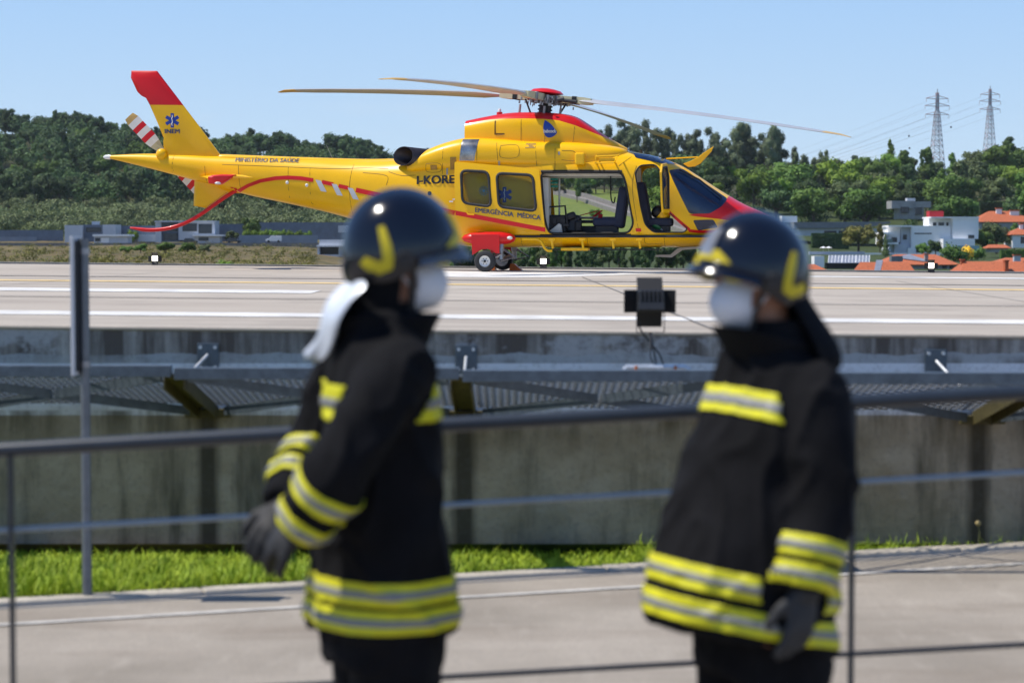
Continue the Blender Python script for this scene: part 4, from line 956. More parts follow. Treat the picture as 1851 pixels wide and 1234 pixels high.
# pylons
M['pylon_steel'] = mat('pylon steel', (.42, .42, .44), .6, metal=.3, var=.1); M['pylon_red'] = mat('pylon red bands', (.36, .15, .14), .6)
def pylon(px, ytop, ybase, D, label):
    top, base = P(px, ytop, D), P(px, ybase, D); H_ = top.z - base.z; e = empty('pylon', (top.x, D, base.z), R(12), label, 'pylon', 'power pylons on the ridge')
    def wd(t): return 6.2 * (1 - t) ** 1.25 * .5 + .55 if t < .72 else .55 + .45 * (1 - t)
    ts = [0, .10, .19, .27, .345, .41, .47, .525, .575, .625, .67, .715, .76, .80, .84, .88, .92, .96]
    cor = lambda t, k: Vector(((-1, 1, 1, -1)[k] * wd(t), (-1, -1, 1, 1)[k] * wd(t), H_ * t))
    for k in range(4): MB().tube([cor(t, k) for t in ts] , .17, 5).build('tower_leg', M['pylon_steel'], e)
    b, b2_ = MB(), MB()
    for i in range(len(ts) - 1):
        for k in range(4):
            j = (k + 1) % 4; (b if i % 2 else b2_).tube([cor(ts[i], k), cor(ts[i + 1], j)], .10, 4, False); (b if i % 2 else b2_).tube([cor(ts[i], j), cor(ts[i + 1], k)], .10, 4, False); b.tube([cor(ts[i], k), cor(ts[i], j)], .09, 4, False)
    b.build('lattice', M['pylon_steel'], e)['kind'] = 'stuff'; b2_.build('lattice', M['pylon_red'], e)['kind'] = 'stuff'
    for t, w in ((.70, 6.6), (.80, 6.9), (.885, 6.2)):
        c = MB(); z = H_ * t
        for sg_ in (-1, 1):
            for dy in (-.5, .5): c.tube([(sg_ * .6, dy, z), (sg_ * w, 0, z + .3)], .13, 4); c.tube([(sg_ * .6, dy, z + 1.7), (sg_ * w, 0, z + .35)], .11, 4)
            c.tube([(sg_ * w, 0, z + .3), (sg_ * w, 0, z - 1.6)], .10, 5)
        c.build('crossarm', M['pylon_red'], e)
    MB().tube([(0, 0, H_ * .96), (0, 0, H_)], .25, 5).build('peak', M['pylon_steel'], e)
    return e, H_
py1, H1 = pylon(1694.5, 161, 318, 1080, 'lattice power pylon standing above the white cubic house')
py2, H2 = pylon(1790, 155, 300, 1240, 'lattice power pylon farther up the ridge near the photo edge')
M['wire'] = mat('cable', (.20, .22, .25), .6)
for e, H_, nm in ((py1, H1, 'nearer'), (py2, H2, 'farther')):
    b = MB()
    for t, w in ((.70, 6.6), (.80, 6.9), (.885, 6.2)):
        for sg_ in (-1, 1):
            s0 = e.location + Vector((sg_ * w, 0, H_ * t - 1.6)); e0 = s0 + Vector((-250, 560, -62)); 
            b.tube([s0.lerp(e0, k / 10) + Vector((0, 0, -34 * 4 * (k / 10) * (1 - k / 10) * .35)) for k in range(11)], .035, 4, False)
    tag(b.build('power_line', M['wire']), 'thin power cables running down from the %s pylon' % nm, 'power cables')
b = []
for px, y in ((1719, 230), (1643, 246), (1644, 268)):
    p = P(px, y, 1090); tag(MB().ball(p, .55, 10, 6).build('marker_ball', M['dark']), 'small dark aviation marker ball on the power cables', 'marker ball', 'marker balls on the cables')
# ================================================================== HELICOPTER
HY = R(-7.5)
_w = P(877, 491, 33.9)
_off = Matrix.Rotation(HY, 3, 'Z') @ Vector((0, -1.1, 0))
HO = Vector((_w.x - _off.x, 33.9 - _off.y, 0)); HO.z = deck_z(HO.x) + .004
heli = empty('helicopter', HO, HY, 'yellow and red rescue helicopter with open doors parked on the helipad', 'helicopter')
_hi = Matrix.Rotation(-HY, 3, 'Z')
def HL(x, y, yl=0.0):
    """bearing of the photo -> point of the helicopter's own frame in the plane at side offset yl."""
    o = _hi @ (Vector((0, 0, CAMZ)) - HO); d = _hi @ ray(x, y)
    t = (yl - o.y) / d.y
    return o + d * t
def HS(pts, yl=-.78): return [(HL(x, y, yl).x, HL(x, y, yl).z) for x, y in pts]
def hp(name, mb, m, parent=None, smooth=None, bevel=0.): return mb.build(name, m, parent or heli, smooth, bevel)

def sring(x, zc, hz, hy, e, n=44, yc=0.0, flat_b=0.):
    out = []
    for k in range(n):
        a = 2 * math.pi * k / n; c, s_ = math.cos(a), math.sin(a)
        y = hy * math.copysign(abs(c) ** (2 / e), c); z = hz * math.copysign(abs(s_) ** (2 / e), s_)
        out.append(Vector((x, yc + y, zc + z)))
    return out
def body(stations, n=6, yc=0.0):
    """stations: (px, ytop, ybot, halfwidth, exponent) from nose to tail, traced on the centre plane"""
    q = []
    for (x, yt, yb, hw, e) in stations:
        a, b = HL(x, yt, yc), HL(x, yb, yc); q.append((a.x, (a.z + b.z) / 2, (a.z - b.z) / 2, hw, e))
    rings = [sring(s[0], s[1], max(s[2], .004), max(s[3], .004), s[4], yc=yc) for s in catmull(q, n)]
    return MB().loft(rings)
HULL = [(1403, 402, 412, .03, 2.1), (1401, 398, 418, .15, 2.1), (1394, 392, 427, .29, 2.2), (1376, 382.5, 434, .47, 2.3), (1345, 369, 441, .62, 2.3), (1305, 346, 444, .71, 2.35), (1265, 320, 446, .76, 2.45),
        (1232, 300, 447, .79, 2.75), (1195, 286, 447, .81, 3.3), (1145, 275, 447, .82, 3.5), (1080, 270, 447, .82, 3.6), (1000, 267, 447, .82, 3.6), (920, 266, 447, .82, 3.5), (860, 267, 446, .80, 3.3), (800, 273, 440, .74, 3.0),
        (750, 284, 430, .64, 2.8), (700, 289, 414, .53, 2.6), (640, 290, 397, .42, 2.4), (580, 288, 381, .34, 2.3), (520, 286, 368, .29, 2.2), (450, 283.5, 353, .245, 2.2), (395, 282, 338, .215, 2.1), (325, 279, 319, .17, 2.0), (260, 278, 302, .115, 2.0), (205, 280.5, 288.5, .05, 2.0), (191, 282, 286, .018, 2.0)]
hull_mb = body(HULL)
COWL = lambda: [(1136, 274, 282, .03, 2.2), (1125, 268, 292, .16, 2.3), (1100, 263, 304, .27, 2.4), (1060, 259, 310, .33, 2.5), (1020, 257, 312, .35, 2.6), (960, 256, 312, .37, 2.6), (900, 251.5, 312, .38, 2.6), (855, 250, 312, .375, 2.6), (830, 252, 312, .365, 2.6), (790, 264, 312, .33, 2.5), (755, 281, 312, .26, 2.4), (738, 297, 313, .13, 2.2)]
cowl_mb = {s_: body(COWL(), yc=s_ * .43) for s_ in (-1, 1)}
# the far cowl copies the near one's shape
cowl_mb[1] = MB(); cowl_mb[1].v = [(x, -y, z) for x, y, z in cowl_mb[-1].v]; cowl_mb[1].f = [f[::-1] for f in cowl_mb[-1].f]
FAIR = [(1134, 268, 275, .05, 2.4), (1120, 260, 280, .18, 2.6), (1095, 246, 285, .33, 2.8), (1065, 225, 285, .45, 3.0), (1040, 211, 285, .50, 3.2), (1005, 205.5, 285, .52, 3.4), (960, 204, 285, .52, 3.4), (920, 205.5, 285, .50, 3.4), (880, 212, 285, .46, 3.4), (846, 219, 285, .40, 3.4)]
fair_mb = body(FAIR)
# shear the rear face of the fairing so that it leans (its foot reaches further aft)
fin_out = [(238, 128), (284, 128.5), (331, 190), (366, 236), (399, 281), (392, 296), (300, 296), (297, 268), (299, 256), (285, 222), (271, 190), (264, 177), (258, 170), (248, 165), (237, 141)]
def slab_profile(outline, yl, tmax, x_front):
    """symmetric aerofoil-like slab: side outline, thick in the middle, thin at its rim."""
    pts = HS(outline, yl); n = len(pts)
    cx = sum(p[0] for p in pts) / n; cz = sum(p[1] for p in pts) / n
    b = MB(); rings = []
    for k, (sc, th) in enumerate(((1, .18), (.94, .62), (.80, 1.0))):
        rings.append((sc, th * tmax))
    vs = []
    for side in (-1, 1):
        for sc, th in rings: vs.append([Vector((cx + (p[0] - cx) * sc, side * th, cz + (p[1] - cz) * sc)) for p in pts])
    order = [vs[2], vs[1], vs[0], vs[3], vs[4], vs[5]]
    b.loft(order); return b
fin_mb = slab_profile(fin_out, 0, .075, 0)
vfin_out = [(352, 322), (420, 335), (437, 349), (415, 347), (393, 362), (373, 376.5), (350, 372)]
vfin_mb = slab_profile(vfin_out, 0, .05, 0)

def bvh_of(mbs):
    v, f = [], []
    for m in mbs:
        b = len(v); v += [Vector(p) for p in m.v]; f += [tuple(b + i for i in q) for q in m.f]
    return BVHTree.FromPolygons(v, f)
BV_HULL = bvh_of([hull_mb, cowl_mb[-1], fair_mb]); BV_TAIL = bvh_of([fin_mb, vfin_mb, hull_mb])
def proj(x, z, off, bv=None):
    bv = bv or BV_HULL
    h, nrm, i, d = bv.ray_cast(Vector((x, -5, z)), Vector((0, 1, 0)))
    if h is None:
        h, nrm, i, d = bv.find_nearest(Vector((x, -.3, z)))
    if nrm.y > 0: nrm = -nrm
    return h + nrm * off
def door_pt(x, z, off, bv=None):
    a = HL(823, 340, -.9).x; c = HL(985, 340, -.9).x; zc = HL(900, 375, -.9).z; t = (x - a) / (c - a)
    return Vector((x, -(.835 - .030 * (1 - t) - .16 * max(0, z - zc) ** 2) - off, z))
def patch_mesh(outer, holes=(), off=.006, res=.07, bv=None, thick=0., flip=False, pf=None):
    bm = bmesh.new(); es = []
    for poly in [outer] + list(holes):
        vs = [bm.verts.new((p[0], 0, p[1])) for p in poly]
        es += [bm.edges.new((vs[i], vs[(i + 1) % len(vs)])) for i in range(len(vs))]
    bmesh.ops.triangle_fill(bm, use_beauty=True, use_dissolve=False, edges=es)
    xs_ = [p[0] for p in outer]; zs_ = [p[1] for p in outer]
    for ax, lo, hi in ((0, min(xs_), max(xs_)), (2, min(zs_), max(zs_))):
        k = lo + res
        while k < hi:
            co = [0, 0, 0]; co[ax] = k; no = [0, 0, 0]; no[ax] = 1
            bmesh.ops.bisect_plane(bm, geom=bm.verts[:] + bm.edges[:] + bm.faces[:], plane_co=co, plane_no=no); k += res
    for v in bm.verts: v.co = (pf or proj)(v.co.x, v.co.z, off, bv)
    bmesh.ops.recalc_face_normals(bm, faces=bm.faces)
    if bm.faces and sum(f.normal.y * f.calc_area() for f in bm.faces) > 0: bmesh.ops.reverse_faces(bm, faces=bm.faces)
    if flip:
        for v in bm.verts: v.co.y = -v.co.y
        bmesh.ops.reverse_faces(bm, faces=bm.faces)
    me = bpy.data.meshes.new('patch'); bm.to_mesh(me); bm.free()
    if thick: me = evaluated(me, [('SOLIDIFY', dict(thickness=thick, offset=-1))])
    return me
def decal(name, px_poly, m, yl=-.78, off=.006, res=.07, bv=None, both=False, parent=None, holes=(), thick=0., pf=None):
    poly = HS(px_poly, yl); hl = [HS(h, yl) for h in holes]
    o = link_mesh(name, patch_mesh(poly, hl, off, res, bv, thick, False, pf), m, parent or heli); smooth_mesh(o.data, 50)
    if both:
        o2 = link_mesh(name, patch_mesh(poly, hl, off, res, bv, thick, True), m, parent or heli); smooth_mesh(o2.data, 50)
    return o
def band_poly(path, w):
    """polyline in photo bearings + widths -> closed outline"""
    a, b = [], []
    for i, (x, y) in enumerate(path):
        x0, y0 = path[max(i - 1, 0)]; x1, y1 = path[min(i + 1, len(path) - 1)]
        d = Vector((x1 - x0, y1 - y0)).normalized(); n_ = Vector((-d.y, d.x)); ww = w[i] if isinstance(w, list) else w
        a.append((x + n_.x * ww / 2, y + n_.y * ww / 2)); b.append((x - n_.x * ww / 2, y - n_.y * ww / 2))
    return a + b[::-1]
def path_tube(pts_px, r, yl=-.78, off=0., bv=None, closed=False, n=8, pf=None):
    q = [(pf or proj)(x, z, off, bv) for x, z in HS(pts_px, yl)]
    if closed: q.append(q[0]); 
    return MB().tube(q, r, n)

def paint(me, px_poly, m, yl):
    """cut the outline of a painted area into the skin (both sides) and give the faces inside their own paint"""
    poly = HS(px_poly, yl); N = len(poly); idx = len(me.materials); me.materials.append(m)
    bm = bmesh.new(); bm.from_mesh(me)
    for i in range(N):
        (x0, z0), (x1, z1) = poly[i], poly[(i + 1) % N]; d = Vector((x1 - x0, 0, z1 - z0))
        if d.length < 1e-5: continue
        lo, hi = (min(x0, x1) - .002, min(z0, z1) - .002), (max(x0, x1) + .002, max(z0, z1) + .002)
        fs = [f for f in bm.faces if not (max(v.co.x for v in f.verts) < lo[0] or min(v.co.x for v in f.verts) > hi[0] or max(v.co.z for v in f.verts) < lo[1] or min(v.co.z for v in f.verts) > hi[1])]
        g_ = list({v for f in fs for v in f.verts}) + list({e for f in fs for e in f.edges}) + fs
        if fs: bmesh.ops.bisect_plane(bm, geom=g_, plane_co=(x0, 0, z0), plane_no=(-d.z, 0, d.x))
    def ins(x, z):
        c = False
        for i in range(N):
            (xa_, za_), (xb_, zb_) = poly[i], poly[i - 1]
            if (za_ > z) != (zb_ > z) and x < (xb_ - xa_) * (z - za_) / (zb_ - za_) + xa_: c = not c
        return c
    for f in bm.faces:
        p = f.calc_center_median()
        if ins(p.x, p.z): f.material_index = idx
    bm.to_mesh(me); bm.free()
# openings
CABIN = round_poly([(978, 312), (1124, 312), (1131, 330), (1145, 405), (1136, 421), (992, 422), (985, 400)], 9)
CABIN = [(p.x, p.y) for p in [Vector((q[0], q[1])) for q in CABIN]]
COCK = [(q[0], q[1]) for q in round_poly([(1148, 312), (1156, 299), (1184, 297), (1199, 318), (1205, 352), (1208, 383), (1243, 413), (1236, 420), (1181, 420), (1166, 406), (1158, 372)], 7)]
SHIELD = [(q[0], q[1]) for q in round_poly([(1209, 308), (1232, 304), (1262, 323), (1315, 359), (1305, 373), (1284, 386), (1247, 387), (1234, 361), (1218, 328)], 5)]
CHIN = [(q[0], q[1]) for q in round_poly([(1253, 398), (1290, 397), (1298, 411), (1262, 417)], 4)]
ROOFW = [(q[0], q[1]) for q in round_poly([(1144, 277), (1172, 279.5), (1204, 287), (1230, 296), (1200, 297), (1150, 286)], 3)]
shell = evaluated(hull_mb.mesh(), [('SOLIDIFY', dict(thickness=.035, offset=-1))])
cut = MB()
for poly, yl in ((CABIN, -.80), (COCK, -.78), (SHIELD, -.62), (CHIN, -.62)):
    pts = [Vector((x, -2, z)) for x, z in HS(poly, yl)]; cut.prism(pts, (0, 4, 0))
cutter = bpy.data.objects.new('cutter', cut.mesh()); COL.objects.link(cutter)
shell2 = evaluated(shell, [('BOOLEAN', dict(operation='DIFFERENCE', object=cutter, solver='EXACT'))])
bpy.data.objects.remove(cutter)
smooth_mesh(shell2, 35); fuselage = link_mesh('fuselage', shell2, M['yellow'], heli)
for s_ in (-1, 1): hp('engine_cowling', cowl_mb[s_], M['yellow'], None, 40)
fairing = hp('rotor_fairing', fair_mb, M['yellow'], None, 40)
fin = hp('tail_fin', fin_mb, M['yellow'], None, 30); vfin = hp('ventral_fin', vfin_mb, M['yellow'], None, 30)
# spine of the tail boom (drive shaft cover)
sp = [(398, 279, 298, .10, 2.6), (420, 279.5, 298, .115, 2.8), (540, 284, 301, .125, 2.8), (660, 287.5, 305, .14, 2.8), (715, 287, 306, .15, 2.6), (735, 291, 306, .12, 2.4)]
hp('shaft_cover', body(sp), M['yellow'], None, 40)

# red paint
paint(fairing.data, [(835, 224.5), (880, 217), (905, 215), (950, 214.5), (985, 215.5), (1010, 218), (1040, 227), (1075, 241), (1105, 252), (1140, 262), (1140, 190), (835, 190)], M['red'], -.45)
paint(fin.data, [(215, 189.6), (345, 190.4), (345, 110), (215, 110)], M['red'], -.05)
paint(fuselage.data, [(1246, 389.5), (1262, 392), (1300, 396), (1330, 400), (1385, 404), (1440, 405), (1440, 370), (1340, 350), (1318, 352), (1313, 360), (1280, 380)], M['red'], -.5)
# the long stripe along the boom and cabin
st1 = [(408, 356), (425, 345.5), (447, 335), (470, 327), (497, 322.3), (520, 321), (545, 322.5), (567, 326)]
decal('stripe', band_poly(st1, [5.5, 6, 6, 6.5, 7, 7, 7, 7]), M['red'], -.3, .006, .07, BV_TAIL, True)
decal('stripe', band_poly([(582, 329), (603, 333.5)], 7), M['red'], -.35, .006); decal('stripe', band_poly([(612, 336), (630, 340)], 7), M['red'], -.4, .006)
decal('stripe', band_poly([(640, 343), (700, 356), (760, 370), (825, 385.5)], 8.5), M['red'], -.6, .006)
for x in (570, 600, 630):
    k = (x - 570) * .24
    decal('white_bar', [(x, 325 + k), (x + 10, 326.5 + k), (x + 21, 347 + k), (x + 10, 345.5 + k)], M['grey_bar'] if 'grey_bar' in M else M['white'], -.35, .007)
decal('stripe', [(1148.5, 412.5), (1158, 412.5), (1159, 418.5), (1149.5, 418.5)], M['red'], -.8, .005)
decal('stripe', band_poly([(1208, 382), (1228, 400), (1246, 415)], 5), M['red'], -.78, .005)
decal('stripe', band_poly([(1245, 416.5), (1262, 418.5), (1345, 418)], 5), M['red'], -.72, .005)

# panel seams, vents and small plates
M['seam_paint'] = mat('panel seam', (.20, .10, .01), .6)
def seam(pts, yl=-.7, bv=None):
    q = catmull([(x, z, 0) for x, z in HS(pts, yl)], 5)
    MB().tube([proj(a[0], a[1], .0012, bv) for a in q], .0042, 4).build('panel_seam', M['seam_paint'], heli)
for pts, yl in (([(637, 297), (632, 340), (636, 392)], -.4), ([(802, 268), (800, 315)], -.7), ([(705, 306), (660, 304), (600, 305), (480, 300), (399, 297)], -.3), ([(752, 317), (724, 317), (700, 310)], -.6),
                ([(313, 281), (310, 318)], -.15), ([(862, 262), (862, 292)], -.8), ([(897, 258), (900, 290)], -.8), ([(967, 259), (970, 300)], -.8), ([(942, 216), (942, 254)], -.5), ([(985, 220), (985, 258)], -.5),
                ([(988, 426), (1150, 426), (1250, 424)], -.82), ([(1150, 300), (1143, 340), (1155, 422)], -.8), ([(430, 298), (433, 342)], -.25), ([(520, 302), (522, 366)], -.3), ([(1003, 268), (1003, 308)], -.8), ([(1140, 283), (1118, 300)], -.8),
                ([(895, 218), (895, 243), (912, 243)], -.5), ([(1200, 424), (1200, 445)], -.75), ([(905, 263), (935, 263), (935, 284), (905, 284), (905, 263)], -.8), ([(1015, 272), (1038, 274), (1038, 290), (1015, 289)], -.8), ([(770, 296), (795, 296), (795, 310), (770, 310), (770, 296)], -.75), ([(655, 312), (700, 318), (700, 335)], -.45), ([(1166, 424), (1166, 440), (1196, 440)], -.78), ([(1060, 426), (1060, 444)], -.8), ([(940, 424), (940, 444)], -.8), ([(370, 300), (372, 330)], -.2), ([(560, 303), (562, 378)], -.3), ([(1040, 213), (1036, 258)], -.5)): seam(pts, yl)
M['vent'] = mat('vent mesh', (.34, .19, .03), .7, var=.3, scale=40)
M['inlet'] = mat('inlet shade', (.12, .055, .008), .8)
for r_ in (((814, 284), (825, 284), (825, 307), (813, 307)), ((777, 298), (789, 298), (789, 307), (777, 307)), ((950, 259), (968, 259), (967, 268), (949, 268))): decal('vent_grille', list(r_), M['vent'], -.78, .004)
decal('stainless_band', [(836, 252.5), (866, 252), (859, 291), (832, 291)], M['exhaust_band'], -.7, .006, .05)
decal('scoop_slot', [(893.5, 218), (896, 218), (896, 241), (912, 241), (912, 243.5), (893.5, 243.5)], M['inlet'], -.5, .003)
for x, y, h in ((806, 304, 12), (901, 291, 11), (1009, 274, 6)): decal('label_plate', [(x, y), (x + 3, y), (x + 3, y + h), (x, y + h)], M['grey'], -.78, .004)
for x, y in ((818, 359), (812, 363)): decal('label_plate', [(x, y), (x + 7, y), (x + 7, y + 2.5), (x, y + 2.5)], M['white'], -.78, .004)
b = MB(); b.cyl(proj(*HS([(775.5, 349.5)])[0], -.004), proj(*HS([(775.5, 349.5)])[0], .006), .036, 16); hp('fuel_cap', b, M['black'])
for x in (519, 555): b = MB().ball(proj(*HS([(x, 330 + (x - 519) * .14)], -.3)[0], 0), (.03, .02, .03), 10, 8); hp('boom_light', b, M['white'], None, 60)
# intake scoops and hoist frame on the cowling side
c = HL(1048, 287, -.86); b = MB().box((c.x, -.83, c.z), (.17, .12, .20)); hp('intake_box', b, M['yellow'], None, 0, .03)
fr = [HL(x, y, -.9) for x, y in ((1077, 283), (1118, 281), (1110, 294), (1076, 295))]
b = MB().tube(fr + [fr[0]], .014, 6); 
for p in fr: b.tube([p, (p.x, -.74, p.z + .02)], .014, 6)
hp('hoist_frame', b, M['yellow'], None, 40); c = HL(1097, 288.5, -.88); hp('hoist_plate', MB().box((c.x, -.87, c.z), (.26, .03, .06)), M['yellow'], None, 0, .01)

# exhaust stubs
def exhaust(sg):
    c = HL(729, 282, -.60); c.y *= -sg; a = Vector((-.93, .30 * sg, .10)).normalized(); r_ = .175
    n_ = Vector((-.52, .84 * sg, .12)).normalized()
    u = Vector((0, 0, 1)); u = (u - a * u.dot(a)).normalized(); v = a.cross(u)
    def ringat(cc, rr, slant):
        out = []
        for k in range(28):
            w = 2 * math.pi * k / 28; o_ = (u * math.cos(w) * .93 + v * math.sin(w)) * rr
            out.append(cc + o_ + (a * (-(o_.dot(n_)) / a.dot(n_)) if slant else Vector()))
        return out
    b = MB().loft([ringat(c - a * .75, r_ * .96, False), ringat(c - a * .32, r_, False), ringat(c, r_, True), ringat(c, r_ * .93, True), ringat(c - a * .35, r_ * .9, False), ringat(c - a * .7, r_ * .8, False)])
    hp('exhaust_pipe', b, M['metal_dark'], None, 40)
exhaust(-1); exhaust(1)

# glazing
decal('windshield', SHIELD, M['windshield'], -.62, .002, .06, both=True, thick=.008)
decal('chin_window', CHIN, M['windshield'], -.62, .002, .06, both=True, thick=.008)
M['roof_glass'] = mat('dark roof glass', (.006, .012, .045), .12, coat=.5, var=.1)
decal('roof_window', ROOFW, M['roof_glass'], -.5, .006, .05, both=True)
b = path_tube([(1226, 309), (1262, 327), (1304, 360)], .014, -.58, .03); hp('wiper', b, M['black'])
hp('door_seal', path_tube(CABIN, .018, -.80, .0, None, True, 6), M['black']); hp('door_seal', path_tube(COCK, .013, -.78, .0, None, True, 6), M['black'])
# dark rail above the cabin opening
hp('door_rail', path_tube([(978, 310), (1050, 309.5), (1124, 310)], .025, -.80, .004, None, False, 6), M['black'])
hp('door_rail', path_tube([(975, 425), (1060, 425), (1140, 424)], .017, -.80, .004, None, False, 6), M['black'])

# sliding door, slid open towards the tail
DOOR = [(q[0], q[1]) for q in round_poly([(820, 291.5), (974, 305.5), (986, 420), (823, 389)], 4)]
W1 = [(q[0], q[1]) for q in round_poly([(832, 308), (882, 310.5), (888, 374), (836, 367)], 11)]
W2 = [(q[0], q[1]) for q in round_poly([(897, 313), (963, 316.5), (970, 382), (902, 374)], 11)]
door = link_mesh('sliding_door', patch_mesh(HS(DOOR, -.92), [HS(W1, -.92), HS(W2, -.92)], .115, .08, None, .035, False, door_pt), M['yellow'], heli); smooth_mesh(door.data, 40)
for wpoly in (W1, W2):
    gl = link_mesh('door_window', patch_mesh(HS(wpoly, -.92), [], .10, .08, None, .006, False, door_pt), M['pane'], door)
    hp('window_seal', path_tube(wpoly, .025, -.92, .108, None, True, 8, door_pt), M['rubber'], door, 60)
decal('stripe', [(823.5, 389), (823, 380.5), (986, 411.5), (986, 419.5)], M['red'], -.92, .119, .08, parent=door, pf=door_pt)
h0 = [HL(x, y, -.95) for x, y in ((842, 381), (846, 387), (857, 388))]; hp('door_handle', MB().tube(h0, .014, 6), M['yellow'], door, 40)
# what shows on the fuselage behind the door glass: a blue emblem
def star(cx, cy, r_, m, yl, off, bv=None, parent=None, name='star_emblem', white=True):
    for k in range(3):
        a = math.pi / 3 * k; ux, uy = math.sin(a), -math.cos(a); vx, vy = uy, -ux; w = r_ * .23
        decal(name, [(cx + ux * r_ * s1 + vx * w * s2, cy + uy * r_ * s1 + vy * w * s2) for s1, s2 in ((1, 1), (1, -1), (-1, -1), (-1, 1))], m, yl, off + .0012 * k, .06, bv, parent=parent)
    if white:
        b = MB(); q = [proj(*HS([(cx + .9 * math.sin(t * 2.2), cy - r_ * .75 + r_ * 1.5 * t / 6)], yl)[0], off + .006, bv) for t in range(7)]
        b.tube(q, .009, 5); b.build('staff', M['white'], parent or heli)
star(312, 218, 13, M['blue'], -.06, .004, BV_TAIL, fin)
star(912, 352, 14, M['blue'], -.82, .004)
M['pale_blue'] = mat('pale blue emblem', (.20, .42, .52), .5)
b = MB(); cc = HS([(875, 345)])[0]
for k in range(12):
    a = k * math.pi / 6; b.tube([proj(cc[0] + .04 * math.cos(a), cc[1] + .04 * math.sin(a), .006), proj(cc[0] + .085 * math.cos(a), cc[1] + .085 * math.sin(a), .006)], .007, 5)
b.cyl(proj(cc[0], cc[1], .002), proj(cc[0], cc[1], .008), .028, 10); hp('round_emblem', b, M['pale_blue'])

# lettering (meshes made from the built-in font, laid on the skin)
def lettering(name, text, px0, px1, height_px, m, yl, off, bv=None, parent=None, bold=.0, clip_x=None, pf=None):
    cu = bpy.data.curves.new('t', 'FONT'); cu.body = text; cu.size = 1.0; cu.resolution_u = 3
    t = bpy.data.objects.new('t', cu); COL.objects.link(t); bpy.context.view_layer.update()
    me = bpy.data.meshes.new_from_object(t.evaluated_get(bpy.context.evaluated_depsgraph_get())); bpy.data.objects.remove(t)
    bm = bmesh.new(); bm.from_mesh(me)
    if bold:                                   # heavier strokes: overlapping copies a hair apart
        base = bm.verts[:] + bm.edges[:] + bm.faces[:]
        for sx_, sz_, lift in ((1, 0, .001), (0, 1, .002), (1, 1, .003)):
            d_ = bmesh.ops.duplicate(bm, geom=base)['geom']
            for v in d_:
                if isinstance(v, bmesh.types.BMVert): v.co.x += bold * sx_ * 1.6; v.co.y += bold * sz_ * .8; v.co.z = lift
    x0, x1 = min(v.co.x for v in bm.verts), max(v.co.x for v in bm.verts)
    hc = .70
    (ax, az), (bx, bz) = HS([px0, px1], yl)
    hgt = HS([(px0[0], px0[1] - height_px)], yl)[0][1] - az
    for v in bm.verts:
        lf = v.co.z; u = (v.co.x - x0) / (x1 - x0); X = ax + (bx - ax) * u; Z = az + (bz - az) * u + v.co.y / hc * hgt
        v.co = (X, lf, Z)
    if clip_x is not None:
        lim = HS([(clip_x, 325)], yl)[0][0]
        bmesh.ops.bisect_plane(bm, geom=bm.verts[:] + bm.edges[:] + bm.faces[:], plane_co=(lim, 0, 0), plane_no=(1, 0, 0), clear_outer=True)
    bx = [v.co.x for v in bm.verts]; k = min(bx) + .05
    while k < max(bx):
        bmesh.ops.bisect_plane(bm, geom=bm.verts[:] + bm.edges[:] + bm.faces[:], plane_co=(k, 0, 0), plane_no=(1, 0, 0)); k += .05
    bmesh.ops.triangulate(bm, faces=bm.faces[:])
    for v in bm.verts: v.co = (pf or proj)(v.co.x, v.co.z, off + .004 + v.co.y, bv)
    bm.to_mesh(me); bm.free(); return link_mesh(name, me, m, parent or heli)
lettering('lettering', 'INEM', (298.5, 241.5), (326, 241.5), 7.5, M['navy_print'], -.06, .005, BV_TAIL, fin, .05)
BV_BOOM = bvh_of([body(sp), hull_mb])
lettering('lettering', 'MINISTÉRIO DA SAÚDE', (426, 292.5), (541, 294.5), 7.2, M['navy_print'], -.15, .006, BV_BOOM, None, .02)
lettering('lettering', 'I-KORE', (751, 333), (822.5, 331.5), 14.5, M['black'], -.8, .006, None, None, .05)
lettering('lettering', 'EMERGÊNCIA  MÉDICA', (859, 383.5), (978, 398), 8.2, M['navy_print'], -.92, .117, None, door, .035, pf=door_pt)
# blue pick-shaped badge with the operator's name
pk = catmull([(985, 217.5, 0), (995, 224, 0), (1003, 233, 0), (1007, 240, 0), (1001, 246.5, 0), (992, 249, 0), (985.5, 245, 0), (982.5, 236, 0), (983, 225, 0), (985, 217.5, 0)], 4)[:-1]
decal('blue_badge', [(a[0], a[1]) for a in pk], M['blue'], -.5, .007, .06)
lettering('lettering', 'babcock', (983, 240.3), (1005.5, 240.3), 6.3, M['white'], -.5, .010, None, None, .04)

# far and near sponson with main gear
M['nav'] = mat('position light', (.7, .7, .68), .15, coat=.5)
for sg_ in (-1, 1):
    c = HL(881, 430, -1.0); rings = []
    for (x, h, w) in ((833, .5, .02), (838, 6, .13), (850, 10, .22), (875, 12, .26), (905, 12, .26), (920, 10, .2), (928, 6, .12), (931, 1, .03)):
        a = HL(x, 430.5, -.95); hh = h / 108.0
        rings.append([Vector((a.x, sg_ * (.86 + w * .7 * math.cos(t)), a.z + hh * math.sin(t))) for t in [2 * math.pi * k / 20 for k in range(20)]])
    hp('sponson', MB().loft(rings), M['red'], None, 50)
    a, b2 = HL(852, 427, -1.05), HL(904, 427, -1.05)
    fl_ = [HL(x, y, -1.08) for x, y in ((852, 424), (903, 424), (903, 458), (896, 458), (890, 452.5), (882, 450), (871, 451), (862, 456), (854, 461))]
    b = MB().prism([Vector((p.x, sg_ * 1.07, p.z)) for p in fl_], (0, sg_ * .03, 0)); hp('gear_door', b, M['red'], None, 0)
    b = MB().ball((HL(921, 430, -1.05).x, sg_ * 1.02, HL(921, 430, -1.05).z), (.05, .05, .03), 10, 8); hp('position_light', b, M['nav'], None, 60)
